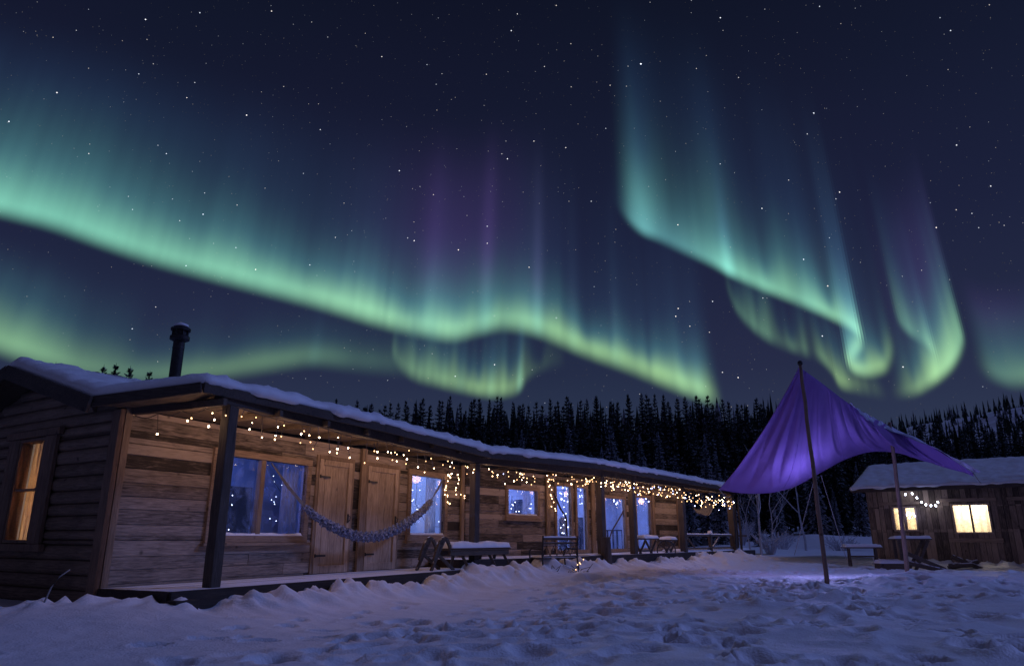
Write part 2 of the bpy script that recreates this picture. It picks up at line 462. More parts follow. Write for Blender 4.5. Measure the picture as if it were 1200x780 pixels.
# ================================================================== GROUND
def smooth(x, a, b):
    t = np.clip((x - a) / (b - a), 0, 1); return t * t * (3 - 2 * t)
PA1 = np.array((-4.11, 10.3)); PA2 = np.array((-.86, 16.8)); PB6 = np.array((8.8, 29.3))
CW = np.array((-5.58, 10.16))
POSTS = [((-4.11, 10.3), .24), ((-.86, 16.8), .24)]
def seg_dist(X, Y, p, q):
    d = q - p; L = np.hypot(*d); d = d / L
    t = (X - p[0]) * d[0] + (Y - p[1]) * d[1]; s = (X - p[0]) * d[1] - (Y - p[1]) * d[0]   # s>0 : yard side
    return t, s, L
def vnoise(X, Y, f, seed):
    rg = np.random.RandomState(seed); g = rg.rand(128, 128)
    x = X * f + 1000.3; y = Y * f + 1000.7
    xi = np.floor(x).astype(int); yi = np.floor(y).astype(int); fx = x - xi; fy = y - yi
    fx = fx * fx * (3 - 2 * fx); fy = fy * fy * (3 - 2 * fy)
    a = g[xi % 128, yi % 128]; b = g[(xi + 1) % 128, yi % 128]; c = g[xi % 128, (yi + 1) % 128]; d = g[(xi + 1) % 128, (yi + 1) % 128]
    return (a * (1 - fx) + b * fx) * (1 - fy) + (c * (1 - fx) + d * fx) * fy - .5
def base_h(X, Y):
    z = .16 * vnoise(X, Y, .23, 1) + .09 * vnoise(X, Y, .7, 2)
    z = z * smooth(np.hypot(X, Y), 2, 7)
    tB, sB, LB = seg_dist(X, Y, PA2, PB6)
    z = z + .13 * np.exp(-np.clip(sB, 0, None) / 2.5) * smooth(tB, -2, 3) * (1 - smooth(tB, LB + 3, LB + 9))
    z = z + .16 * smooth(Y, 22, 28)
    z = z + np.clip(Y - 36, 0, 130) * .055 + .9 * np.clip(vnoise(X, Y, .25, 5) + .1, 0, 1) * smooth(Y, 31, 37)
    # hill at the right
    r = np.hypot(X, Y); az = X / np.maximum(Y, 1)
    z = z + np.where(Y > 0, 35 * smooth(r, 170, 430) * smooth(az, .22, .62), 0) + np.where(Y > 0, 16 * smooth(r, 200, 500), 0) * (1 + vnoise(X, Y, .01, 9))
    z = z + np.where(Y > 0, 5 * vnoise(X, Y, .02, 12) * smooth(r, 150, 300), 0)
    # mound at the left foreground
    z = z + .13 * np.exp(-((X + 4.9) / 1.5) ** 2 - ((Y - 8.7) / 1.0) ** 2) + .10 * np.exp(-((X + 7.5) / 2.0) ** 2 - ((Y - 9.8) / 1.2) ** 2)
    # knoll behind the near tarp pole
    z = z + .22 * np.exp(-((X - 8.6) / 1.7) ** 2 - ((Y - 15.5) / 1.0) ** 2)
    return z
def axis(breaks):
    out = [breaks[0][0]]
    for (a, s0), (b, s1) in zip(breaks[:-1], breaks[1:]):
        x = a
        while x < b - 1e-6:
            t = (x - a) / (b - a); x += s0 + (s1 - s0) * t
            out.append(min(x, b))
    return np.array(sorted(set(np.round(out, 4))))
gx = axis([(-700, 30), (-60, 3), (-14, .25), (-9, .055), (9, .05), (20, .08), (30, .4), (80, 4), (700, 25)])
gy = axis([(-300, 30), (-20, 4), (3, .3), (5, .035), (12, .045), (24, .09), (36, .2), (60, 1.2), (200, 8), (900, 25)])
X, Y = np.meshgrid(gx, gy, indexing='ij')
Z = base_h(X, Y)
rs = np.random.RandomState(3)
def stamp(cx, cy, lx, ly, ang, depth, power=2, rim=.3):
    rad = max(lx, ly) * 2.6
    i0, i1 = np.searchsorted(gx, (cx - rad, cx + rad)); j0, j1 = np.searchsorted(gy, (cy - rad, cy + rad))
    if i1 <= i0 or j1 <= j0: return
    x = X[i0:i1, j0:j1] - cx; y = Y[i0:i1, j0:j1] - cy; c, s = math.cos(ang), math.sin(ang)
    a = (x * c + y * s) / lx; b = (-x * s + y * c) / ly; q = a * a + b * b
    if power == 2:
        Z[i0:i1, j0:j1] += -depth * np.exp(-q * q * .8) + depth * rim * np.exp(-((np.sqrt(q) - 1.45) / .35) ** 2)
    else:
        Z[i0:i1, j0:j1] += depth * np.exp(-np.sqrt(q + .01) * 1.15)
def yard_density(x, y):
    # trampled path: the yard in front of the porch and round the canopy; smooth at the far left
    l = -3.2 + (y - 5) * .42
    return 1 / (1 + math.exp(-(x - l) / .5))
n = 0
while n < 3900:
    y = 4.5 + 24 * rs.rand() ** 1.15; x = rs.uniform(-5, 19)
    t, s, L = seg_dist(np.array(x), np.array(y), PA1, PA2) if y < 16.8 else seg_dist(np.array(x), np.array(y), PA2, PB6)
    n += 1
    if s < .9 or rs.rand() > yard_density(x, y): continue
    cl = vnoise(np.array(x), np.array(y), .55, 21) + .5
    if rs.rand() > .25 + 1.1 * cl: continue
    k = rs.uniform(.6, 1.25)
    stamp(x, y, .19 * k, .115 * k, rs.uniform(0, 3.14), rs.uniform(.025, .085), rim=rs.uniform(.2, .5))
    if y < 14 and rs.rand() < .5: stamp(x + rs.uniform(-.3, .3), y + rs.uniform(-.3, .3), .07, .05, rs.uniform(0, 3.14), rs.uniform(.012, .03))
for _ in range(700):       # clods and lumps kicked up
    y = 4.5 + 22 * rs.rand(); x = rs.uniform(-4, 19)
    if rs.rand() > yard_density(x, y): continue
    stamp(x, y, rs.uniform(.06, .22), rs.uniform(.05, .16), rs.uniform(0, 3.14), rs.uniform(.02, .085), power=1)
for _ in range(70):         # bigger heaps on the right of the yard
    stamp(rs.uniform(1, 15), rs.uniform(5.5, 17), rs.uniform(.3, .7), rs.uniform(.18, .4), rs.uniform(-.5, .5), rs.uniform(.05, .14), power=1)
def print_mark(cx, cy, lx, ly, ang, depth):
    rad = lx * 2; i0, i1 = np.searchsorted(gx, (cx - rad, cx + rad)); j0, j1 = np.searchsorted(gy, (cy - rad, cy + rad))
    if i1 <= i0 or j1 <= j0: return
    x = X[i0:i1, j0:j1] - cx; y = Y[i0:i1, j0:j1] - cy; c, s_ = math.cos(ang), math.sin(ang); a = (x * c + y * s_) / lx; b = (-x * s_ + y * c) / ly; q = a * a + b * b
    Z[i0:i1, j0:j1] += -depth * np.exp(-q ** 3) + depth * .22 * np.exp(-((np.sqrt(q) - 1.3) / .2) ** 2)
for (xa, ya, xb, yb) in ((1.5, 5.2, .6, 15.8), (-1.8, 5.6, 3.0, 18.5), (4.5, 5.2, 5.8, 22.), (-.5, 8.8, 9.5, 19.), (-2.6, 7.6, -1.9, 12.5), (7.5, 6.0, 12.0, 21.), (-3.4, 7.2, 2.6, 8.4), (2.2, 11.5, 12.5, 13.2)):
    Ld = math.hypot(xb - xa, yb - ya); an = math.atan2(yb - ya, xb - xa)
    for k in range(int(Ld / .62)):
        t_ = k * .62 / Ld; sd = .13 if k % 2 else -.13
        cx = xa + (xb - xa) * t_ - math.sin(an) * sd + .35 * math.sin(t_ * 5 + xa); cy = ya + (yb - ya) * t_ + math.cos(an) * sd
        print_mark(cx + rs.uniform(-.05, .05), cy + rs.uniform(-.05, .05), .17, .075, an + rs.uniform(-.2, .2), rs.uniform(.07, .12))
Zpre = Z.copy()
# wind-blown / roof-shed ridges along the porch
def ridge_line(p, q, n, hmin, hmax, off=(.25, .8), seed=0):
    rg = np.random.RandomState(seed); d = (q - p) / np.hypot(*(q - p)); out = np.array((d[1], -d[0]))
    for k in range(n):
        t = (k + rg.uniform(.1, .9)) / n; c = p + (q - p) * t + out * rg.uniform(*off)
        an = math.atan2(out[1], out[0]); hh = rg.uniform(hmin, hmax)
        stamp(c[0], c[1], rg.uniform(.2, .42), rg.uniform(.055, .12), an + rg.uniform(-.5, .5), hh * .75, power=1)
        for _ in range(5):
            stamp(c[0] + rg.uniform(-.25, .3), c[1] + rg.uniform(-.3, .3), rg.uniform(.12, .3), rg.uniform(.04, .09), an + rg.uniform(-.5, .5), hh * rg.uniform(.12, .4), power=1)
ridge_line(np.array((-6.2, 9.6)), PA1 + np.array((.1, -.3)), 9, .08, .2, (.1, .5), 4)
ridge_line(PA1, PA2, 36, .13, .36, (.22, .6), 5)
ridge_line(PA2 - np.array((.6, 1.)), PA2 + np.array((2.2, 2.9)), 14, .22, .46, (.15, .6), 6)
ridge_line(PA2 + np.array((2.2, 2.9)), PB6, 26, .18, .42, (.15, .7), 7)
ridge_line(np.array((-10.5, 12.2)), np.array((-6.2, 9.5)), 8, .06, .16, (.1, .7), 8)
ridge_line(np.array((FR.w(0, 0).x, FR.w(0, 0).y)), np.array((FR.w(8, 0).x, FR.w(8, 0).y)), 22, .08, .3, (.1, .6), 11)
dz_ = Z - Zpre; Z = Zpre + .46 * np.tanh(dz_ / .46) + .35 * np.clip(dz_, 0, .3) * (vnoise(X, Y, 5.5, 77) + .6 * vnoise(X, Y, 12, 78))
Z += .018 * vnoise(X, Y, 3.1, 31) + .010 * vnoise(X, Y, 7.3, 32)
# clear space under the deck, and indoors
for F, x0, x1, y0 in ((FA, .2, 9.9, -1.2), (FB, 0, 15.2, -1.35)):
    lx = (X - F.o.x) * F.d.x + (Y - F.o.y) * F.d.y; ly = (X - F.o.x) * F.n.x + (Y - F.o.y) * F.n.y
    inside = (lx > x0) & (lx < x1) & (ly > y0) & (ly < 5)
    Z = np.where(inside, np.minimum(Z, .08), Z)
def ground_z(x, y):
    i = min(max(np.searchsorted(gx, x), 1), len(gx) - 1); j = min(max(np.searchsorted(gy, y), 1), len(gy) - 1)
    return float(Z[i, j])
nx_, ny_ = X.shape
me = bpy.data.meshes.new('snowy_ground')
verts = np.stack([X, Y, Z], -1).reshape(-1, 3).astype(np.float32)
ii, jj = np.meshgrid(np.arange(nx_ - 1), np.arange(ny_ - 1), indexing='ij')
a = (ii * ny_ + jj).ravel(); quads = np.stack([a, a + ny_, a + ny_ + 1, a + 1], -1).astype(np.int32)
me.vertices.add(len(verts)); me.vertices.foreach_set('co', verts.ravel())
me.loops.add(quads.size); me.loops.foreach_set('vertex_index', quads.ravel())
me.polygons.add(len(quads)); me.polygons.foreach_set('loop_start', np.arange(0, quads.size, 4, dtype=np.int32))
me.update(calc_edges=True); me.validate()
me.polygons.foreach_set('use_smooth', np.ones(len(quads), dtype=bool))
me.materials.append(M_SNOW)
g = bpy.data.objects.new('ground', me); COL.objects.link(g)
tag(g, 'trodden snow covering the yard and the hillside', kind='structure')

# ================================================================== SKY: stars and aurora
def star_field():
    rg = np.random.RandomState(11); vs = []; fs = []; cols = []
    oct_v = np.array([(1, 0, 0), (-1, 0, 0), (0, 1, 0), (0, -1, 0), (0, 0, 1), (0, 0, -1)], float)
    oct_f = [(0, 2, 4), (2, 1, 4), (1, 3, 4), (3, 0, 4), (2, 0, 5), (1, 2, 5), (3, 1, 5), (0, 3, 5)]
    stars = []
    while len(stars) < 10500:
        az = rg.uniform(-1.15, 1.15); s = rg.uniform(.08, .93)
        d = np.array((math.sin(az) * math.sqrt(1 - s * s), math.cos(az) * math.sqrt(1 - s * s), s))
        m = rg.pareto(1.55) ; b = min(.035 + .07 * m, 1.5)
        stars.append((d, b))
    for (px, py, b) in ((751, 75, 3.0), (289, 135, 1.6), (195, 180, 1.2), (638, 78, 1.0), (715, 100, 1), (1121, 170, 1.3), (1161, 218, 1.3),
                        (571, 285, 1.2), (571, 265, 1.2), (620, 313, 1.3), (663, 173, 1.2), (835, 353, 1.3), (865, 442, 1.5), (894, 349, 1.0),
                        (238, 251, 1.5), (155, 385, 1.2), (508, 228, 1.0), (393, 278, 1.0), (844, 192, 1.0), (946, 157, 1.0), (1139, 250, 1)):
        d = ray(px, py).normalized(); stars.append((np.array(d), b))
    R0 = 9000.0
    for d, b in stars:
        tint = rg.uniform(0, 1); c = (np.array((1, .86, .75)) * tint + np.array((.72, .82, 1)) * (1 - tint))
        r = R0 * (.00042 + .00032 * min(b, 2.0))
        k = len(vs)
        for v in oct_v: vs.append(d * R0 + v * r); cols.append((*(c * b), 1))
        fs += [tuple(k + i for i in f) for f in oct_f]
    me = bpy.data.meshes.new('stars'); me.from_pydata([tuple(v) for v in vs], [], fs)
    ca = me.color_attributes.new('light', 'FLOAT_COLOR', 'POINT'); ca.data.foreach_set('color', np.array(cols, dtype=np.float32).ravel())
    m = bpy.data.materials.new('starlight'); m.use_nodes = True; t = m.node_tree; t.nodes.remove(t.nodes['Principled BSDF'])
    at_ = t.nodes.new('ShaderNodeAttribute'); at_.attribute_name = 'light'
    e = t.nodes.new('ShaderNodeEmission'); t.links.new(at_.outputs['Color'], e.inputs[0]); e.inputs[1].default_value = 1.0
    t.links.new(e.outputs[0], t.nodes['Material Output'].inputs[0]); m.cycles.emission_sampling = 'NONE'
    me.materials.append(m)
    o = bpy.data.objects.new('stars', me); COL.objects.link(o)
    tag(o, 'countless faint stars scattered over the night sky', 'stars', kind='stuff')
star_field()

M_AUR = bpy.data.materials.new('aurora_light'); M_AUR.use_nodes = True
_t = M_AUR.node_tree; _t.nodes.remove(_t.nodes['Principled BSDF'])
_a = _t.nodes.new('ShaderNodeAttribute'); _a.attribute_name = 'light'
_e = _t.nodes.new('ShaderNodeEmission'); _t.links.new(_a.outputs['Color'], _e.inputs[0])
_tr = _t.nodes.new('ShaderNodeBsdfTransparent'); _ad = _t.nodes.new('ShaderNodeAddShader')
_t.links.new(_e.outputs[0], _ad.inputs[0]); _t.links.new(_tr.outputs[0], _ad.inputs[1]); _t.links.new(_ad.outputs[0], _t.nodes['Material Output'].inputs[0])
M_AUR.cycles.emission_sampling = 'NONE'

MAG = ray(640, -1500).normalized()      # the rays of the curtains all run along the field line
def interp(pts, s):
    """Catmull-Rom through rows of numbers, arc-length sampled every s pixels"""
    P = np.array(pts, float); n = len(P); out = []
    for i in range(n - 1):
        p0 = P[max(i - 1, 0)]; p1 = P[i]; p2 = P[i + 1]; p3 = P[min(i + 2, n - 1)]
        L = np.hypot(*(p2 - p1)[:2]); k = max(2, int(L / s))
        for j in range(k):
            t = j / k
            out.append(.5 * ((2 * p1) + (-p0 + p2) * t + (2 * p0 - 5 * p1 + 4 * p2 - p3) * t * t + (-p0 + 3 * p1 - 3 * p2 + p3) * t ** 3))
    out.append(P[-1]); return np.array(out)
def noise1(s, f, seed):
    rg = np.random.RandomState(seed); g = rg.rand(4096); x = s * f + 17.3; i = np.floor(x).astype(int); t = x - i; t = t * t * (3 - 2 * t)
    return g[i % 4096] * (1 - t) + g[(i + 1) % 4096] * t - .5
LOW = np.array((.40, .70, .25)); GRN = np.array((.19, .55, .38)); TEAL = np.array((.085, .29, .33)); BLU = np.array((.04, .12, .26)); PUR = np.array((.15, .065, .33)); CYA = np.array((.11, .36, .42))
def curtain(name, label, pts, top, soft=14, rays=(), streak=.3, seed=1, RR=4500.0, thick=5, copies=5, fine=.5, ends=(30, 30)):
    """pts rows: px, py (lower edge), brightness, scale height in px, warmth (0 teal .. 1 yellow-green)
       rays: (centre px along x, width, strength, scale height, purple)"""
    VV = []; CV = []; ks = np.linspace(-1.6, 1.6, copies) if copies > 1 else np.array([0.]); kw = np.exp(-ks ** 2 / 1.1); kw /= kw.sum()
    for kk, ww in zip(ks, kw):
        v, c = curtain_sheet(pts, top, soft, rays, streak, seed, RR + 260 * kk, fine, ends, kk * thick, ww)
        VV.append(v); CV.append(c)
    nu, nv = VV[0].shape[:2]
    ii, jj = np.meshgrid(np.arange(nu - 1), np.arange(nv - 1), indexing='ij'); a = (ii * nv + jj).ravel()
    q0 = np.stack([a, a + nv, a + nv + 1, a + 1], -1).astype(np.int32)
    quads = np.concatenate([q0 + k * nu * nv for k in range(len(VV))]); V = np.concatenate([v.reshape(-1, 3) for v in VV]); Cc = np.concatenate([c.reshape(-1, 4) for c in CV])
    me = bpy.data.meshes.new(name); me.vertices.add(len(V)); me.vertices.foreach_set('co', V.astype(np.float32).ravel())
    me.loops.add(quads.size); me.loops.foreach_set('vertex_index', quads.ravel())
    me.polygons.add(len(quads)); me.polygons.foreach_set('loop_start', np.arange(0, quads.size, 4, dtype=np.int32))
    me.update(calc_edges=True)
    ca = me.color_attributes.new('light', 'FLOAT_COLOR', 'POINT'); ca.data.foreach_set('color', Cc.astype(np.float32).ravel())
    me.materials.append(M_AUR)
    o = bpy.data.objects.new(name, me); COL.objects.link(o)
    o.visible_shadow = False
    tag(o, label, 'aurora', kind='stuff')
    return o
def curtain_sheet(pts, top, soft, rays, streak, seed, RR, fine, ends, dx, wgt):
    P = interp(pts, 1.8); x, y, A, H, wm = P.T; x = x + dx; y = y + .12 * dx; A = A * wgt; rays = [(q[0] + dx, q[1], q[2] * wgt, q[3], q[4]) for q in rays]
    A = np.clip(A, 0, None); H = np.clip(H, 4, None); streak = streak * (.35 + .65 * smooth(x, 360, 500))
    s = np.concatenate([[0], np.cumsum(np.hypot(np.diff(x), np.diff(y)))])
    rayn = 1 + streak * (1.5 * noise1(s, 1 / 38., seed) + .8 * noise1(s, 1 / 15., seed + 1) + fine * noise1(s, 1 / 5., seed + 2))
    Hn = H * (1 + 1.0 * streak * (1.6 * noise1(s, 1 / 45., seed + 3) + noise1(s, 1 / 14., seed + 4) + .7 * noise1(s, 1 / 6., seed + 5)))
    edge = smooth(s, 0, ends[0]) * (1 - smooth(s, s[-1] - ends[1], s[-1]))
    hs = np.concatenate([np.linspace(-soft * 1.3, soft * 1.6, 16), np.geomspace(soft * 1.75, top, 44)])
    V = np.zeros((len(x), len(hs), 3)); Cc = np.zeros((len(x), len(hs), 4)); Cc[..., 3] = 1
    m = np.array(MAG)
    for i in range(len(x)):
        d = np.array(ray(x[i], y[i])); hd = RR / d[1]; p = d * hd + np.array((0, 0, EYE))
        k = RR / FPX * 1.04
        V[i] = p[None, :] + hs[:, None] * k * m[None, :]
        sf = soft
        rise = smooth(hs, -sf * 1.2, sf * 1.2)
        hh = np.clip(hs, 0, None)
        core = A[i] * rayn[i] * np.exp(-(hh / Hn[i]) ** 1.25)
        glow = A[i] * .24 * np.exp(-hh / (Hn[i] * 3.0))
        q = np.clip(hh / (Hn[i] * 1.7), 0, 3)
        base = GRN * (1 - wm[i]) + LOW * wm[i] if wm[i] >= 0 else GRN * (1 + wm[i]) - CYA * wm[i]
        c1 = base[None] * (1 - smooth(q, .1, 1.0))[:, None] + TEAL[None] * (smooth(q, .1, 1.0))[:, None]
        c1 = c1 * (1 - smooth(q, .8, 2.2))[:, None] + BLU[None] * smooth(q, .8, 2.2)[:, None]
        col = (core + glow)[:, None] * c1
        for (rx, rw, ra, rH, rp) in rays:
            g_ = math.exp(-((x[i] - rx) / rw) ** 2) * smooth(A[i], .0, .16 * wgt) * ra
            if g_ < .003: continue
            f = np.exp(-hh / rH) ; mixp = smooth(hh, rH * .08, rH * .8) * rp
            cc = (GRN * .4 + TEAL * .6)[None] * (1 - mixp)[:, None] + PUR[None] * mixp[:, None]
            q3 = smooth(hh, rH * .4, rH * 1.5)[:, None] * (1 - rp); cc = cc * (1 - q3) + BLU[None] * q3
            col = col + (g_ * f)[:, None] * cc
        fade = 1 - smooth(hs, top * .55, top)
        Cc[i, :, :3] = np.clip(col * (rise * fade)[:, None] * edge[i], 0, None)
    return V, Cc
curtain('aurora', 'long green aurora band sweeping down from the left to the treetops',
    [(-160, 210, .75, 62, 0), (-60, 232, .78, 62, 0), (0, 247, .80, 60, 0), (60, 262, .80, 56, .0), (120, 283, .78, 52, .05), (180, 303, .78, 48, .1), (250, 322, .80, 44, .15),
     (320, 340, .80, 38, .2), (380, 356, .85, 33, .35), (440, 374, .85, 30, .45), (490, 386, .78, 28, .5), (530, 392, .70, 26, .55), (560, 386, .6, 26, .5), (590, 380, .66, 28, .5),
     (630, 387, .80, 27, .6), (680, 408, .85, 25, .7), (730, 426, .85, 24, .8), (780, 446, .9, 24, .85), (820, 462, .7, 24, .8), (850, 474, .3, 24, .8)],
    330, soft=13, streak=.40, seed=3, fine=.8, thick=2.5,
    rays=((0, 260, .20, 170, .0), (300, 160, .08, 110, .1), (430, 60, .10, 90, .7), (530, 90, .22, 190, 1.), (500, 13, .20, 140, 1.), (520, 40, .10, 110, 1.), (568, 9, .38, 140, .95), (600, 20, .08, 100, .9), (630, 6, .38, 100, .8),
          (626, 14, .22, 80, .4), (672, 5, .12, 80, .5), (722, 6, .16, 70, .4), (740, 60, .08, 60, .2), (800, 14, .15, 60, .3), (820, 8, .2, 60, .2)))
curtain('aurora', 'faint low green aurora arc above the gable roof',
    [(-80, 384, .52, 52, .5), (0, 408, .56, 48, .55), (50, 424, .50, 42, .55), (100, 438, .36, 36, .55), (160, 444, .26, 28, .5), (220, 442, .32, 24, .6), (280, 434, .34, 22, .6), (340, 425, .30, 22, .5),
     (372, 422, .26, 22, .4), (420, 428, .14, 22, .3), (480, 434, .10, 24, .3), (540, 440, .05, 20, .3)], 150, soft=13, streak=.4, seed=23, fine=.4,
    rays=((368, 5, .14, 40, .1),))
curtain('aurora', 'small curled green aurora fold hanging under the long band',
    [(459, 405, .0, 24, .4), (461, 416, .16, 28, .5), (470, 430, .24, 30, .6), (488, 442, .30, 30, .65), (515, 449, .34, 30, .7), (545, 456, .38, 30, .8), (575, 461, .42, 32, .85),
     (600, 459, .44, 40, .85), (611, 452, .38, 48, .8), (620, 440, .12, 40, .7), (640, 430, .05, 40, .6), (665, 425, .0, 30, .6)], 120, soft=9, streak=.5, seed=43, fine=1.1, ends=(8, 8), thick=2, rays=((609, 3, .5, 34, 0), (575, 4, .15, 40, 0), (540, 5, .12, 40, 0)))
curtain('aurora', 'tall blue green aurora curtain rising high right of centre and curling to a hook',
    [(714, 228, .0, 75, -1), (724, 243, .035, 75, -1), (734, 255, .10, 72, -1), (744, 265, .22, 68, -1), (755, 273, .30, 58, -1), (770, 279, .32, 52, -.9), (800, 293, .38, 48, -.7), (835, 309, .50, 46, -.3), (853, 319, .66, 46, .0), (872, 328, .66, 42, .1), (900, 340, .66, 36, .15),
     (935, 354, .70, 34, .25), (970, 369, .76, 34, .3), (996, 383, .95, 34, .35), (1008, 394, .85, 34, .4), (1009, 405, .70, 28, .5), (1001, 416, .55, 26, .65), (994, 425, .50, 24, .8), (1000, 433, .68, 26, .85), (1016, 437, .70, 28, .9), (1034, 433, .55, 32, .85), (1043, 420, .24, 36, .7), (1047, 400, .06, 34, .5)],
    430, soft=9, streak=.38, seed=63, fine=.8, ends=(26, 12), thick=4,
    rays=((754, 17, .66, 95, .0), (768, 55, .13, 180, .0), (854, 7, .95, 50, .0), (846, 22, .26, 170, .0), (880, 60, .12, 120, .1), (950, 14, .26, 60, .0), (955, 40, .12, 110, .1), (1006, 12, .26, 70, .1), (1000, 45, .10, 110, .3)))
curtain('aurora', 'pale streaky aurora veil below the tall curtain',
    [(850, 330, .04, 30, .1), (862, 362, .16, 34, .2), (884, 386, .22, 32, .3), (910, 402, .22, 30, .4), (938, 412, .22, 30, .5), (960, 420, .24, 30, .6), (974, 434, .38, 26, .8), (984, 450, .44, 28, .95), (1000, 455, .20, 22, .95), (1020, 460, .07, 22, .9), (1045, 464, .05, 22, .9)],
    110, soft=9, streak=.7, seed=83, fine=1.2, ends=(14, 20), thick=2.5)
curtain('aurora', 'yellow green aurora loop farthest right with rays leaning left',
    [(1040, 466, .0, 24, 1), (1058, 463, .12, 26, 1.0), (1074, 459, .34, 28, 1.0), (1094, 447, .50, 34, .95), (1112, 432, .54, 44, .8), (1124, 413, .46, 54, .6), (1128, 394, .26, 60, .4), (1123, 374, .05, 60, .2)],
    300, soft=8, streak=.7, seed=103, fine=1.2, ends=(20, 20), rays=((1085, 40, .06, 150, .9), (1112, 32, .20, 170, 1.)), thick=3.5)
curtain('aurora', 'soft inner green aurora fold right of the hook',
    [(1046, 350, .03, 55, .1), (1054, 378, .20, 55, .2), (1068, 392, .34, 55, .3), (1084, 402, .38, 50, .4), (1096, 416, .32, 44, .55), (1098, 432, .18, 34, .7), (1090, 446, .06, 24, .8)],
    260, soft=9, streak=.7, seed=143, fine=1.2, ends=(14, 14), thick=3.5, rays=((1066, 12, .18, 80, .1),))
curtain('aurora', 'faint green aurora patch low at the right edge of the sky',
    [(1140, 432, .02, 30, .6), (1170, 444, .14, 30, .6), (1190, 448, .2, 30, .7), (1230, 445, .3, 34, .7), (1290, 440, .3, 34, .7)], 140, soft=12, streak=.3, seed=123, rays=((1185, 60, .2, 150, 1.),))

# ================================================================== LODGE
lodge = thing('wooden_lodge', 'long low weathered plank lodge with a lit porch and snow on its roof', 'lodge', (-5.58, 10.16, 0))
FLA, FLB = .30, .48              # deck levels
# openings on the near long wall
w1 = opening(FA, [(251, 533), (357, 544), (250, 628), (356, 627)])
d1 = opening(FA, [(370, 531), (409, 536), (370, 671), (409, 669)])
d2 = opening(FA, [(428, 542), (464, 546), (428, 668), (464, 666)])
w2 = opening(FA, [(481, 555), (521, 562), (480, 626), (519, 627)])
d1 = (d1[0], d1[1], FLA + .01, FLA + 2.12); d2 = (d2[0], d2[1], FLA + .01, FLA + 2.12)
print('WALL A', w1, d1, d2, w2)
opsA = [w1, d1, d2, w2]
TOPA, TOPB = 2.75, 2.78
sp_a = FA.hit(305, 580)[0]
obj('wall', plank_wall(.1, 9.72, .12, TOPA, opsA, .19, 2), M_PLANK, lodge, FA.M, bevel=.004)
obj('wall_lining', backing(.1, 9.78, .1, TOPA, opsA, .06, .11), M_ROOM, lodge, FA.M)
window(FA, lodge, w1, splits=[w1[0], sp_a, w1[1]], fw=.11, sash=.05, label='large two-pane window glowing blue beside the front post')
door(FA, lodge, d1); door(FA, lodge, d2)
window(FA, lodge, w2, fw=.13, label='single-pane window behind the right end of the hammock')
for px in (421, 540):
    x = FA.hit(px, 600)[0]; bm = B(); box(bm, x - .07, x + .07, -.07, -.014, FLA, TOPA); obj('wall_batten', bm, M_TRIMZ, lodge, FA.M, bevel=.006)
bm = B(); box(bm, .0, .11, -.05, .06, .05, TOPA); obj('wall_batten', bm, M_TRIMZ, lodge, FA.M, bevel=.006)
# gable end
lw = opening(FF, [(31, 519), (53, 517), (17, 632), (35, 632)])
sh = opening(FF, [(11, 518), (74, 504), (0, 634), (53, 635)])
print('FACADE', lw, sh)
lw = (lw[0] - .1, lw[1] + .06, lw[2], lw[3])
gable_pts = [(-1, .1), (5.4, .1), (5.4, 2.72), (2.55, 3.5), (-.3, 2.72), (-1, 2.5)]
def gable_top(x):
    return 2.70 + max(0, (1 - abs(x - 2.7) / 2.7)) * .80
bm = B(); rg = random.Random(5); z = .05
while z < 3.5:
    zt = z + rg.uniform(.17, .21)
    x0, x1 = -.0, 5.4
    if zt > 2.70:
        k = (zt - 2.70) / .80; x0, x1 = 2.7 * k, 5.4 - 2.7 * k
        if x1 - x0 < .3: break
    for r in rect_minus(x0, x1, z, zt, [lw]):
        # half-round logs
        n = 7; ya = []
        for k in range(n): 
            a = math.pi * k / (n - 1); ya.append((.06 - .075 * math.sin(a), r[2] + (r[3] - r[2]) * (.5 - .5 * math.cos(a))))
        va = [bm.verts.new((r[0], y, zz)) for y, zz in ya]; vb = [bm.verts.new((r[1], y, zz)) for y, zz in ya]
        for k in range(n - 1): bm.faces.new((va[k], vb[k], vb[k + 1], va[k + 1]))
        bm.faces.new(va); bm.faces.new(vb[::-1]); bm.faces.new((va[0], va[-1], vb[-1], vb[0]))
    z = zt
obj('gable_wall', bm, M_LOG, lodge, FF.M)
bm = B()
for r in rect_minus(0, 5.4, 0, 2.7, [lw]): box(bm, r[0], r[1], .065, .11, r[2], r[3])
v = [bm.verts.new(p) for p in ((0, .065, 2.7), (5.4, .065, 2.7), (2.7, .065, 3.5), (0, .11, 2.7), (5.4, .11, 2.7), (2.7, .11, 3.5))]
for f in ((0, 1, 2), (3, 5, 4), (0, 3, 4, 1), (1, 4, 5, 2), (2, 5, 3, 0)): bm.faces.new([v[i] for i in f])
obj('gable_lining', bm, M_LOG, lodge, FF.M)
gw = window(FF, lodge, lw, nz=2, fw=.05, proud=.07, sill=False, fmat=M_SHUT, label='tall narrow window glowing warm behind a curtain')
for a, b in ((lw[1] + .052, lw[1] + .052 + .36), (lw[0] - .052 - .36, lw[0] - .052)):
    bm = B()
    for k in range(3):
        q = (b - a) / 3; box(bm, a + q * k, a + q * (k + 1) - .006, -.075, -.02, lw[2] - .06, lw[3] + .06)
    obj('shutter', bm, M_SHUT, gw, FF.M, bevel=.005)
bm = B(); box(bm, 5.27, 5.47, -.09, -.017, .02, 2.72); obj('corner_board', bm, M_SHUT, lodge, FF.M, bevel=.006)
bm = B(); box(bm, lw[0] - .5, lw[1] + .5, -.1, -.02, lw[3] + .062, lw[3] + .17); obj('casing', bm, M_SHUT, gw, FF.M, bevel=.006); bm = B()
box(bm, lw[0] - .5, lw[1] + .5, -.1, -.02, lw[2] - .17, lw[2] - .062)
obj('casing', bm, M_SHUT, gw, FF.M, bevel=.006)
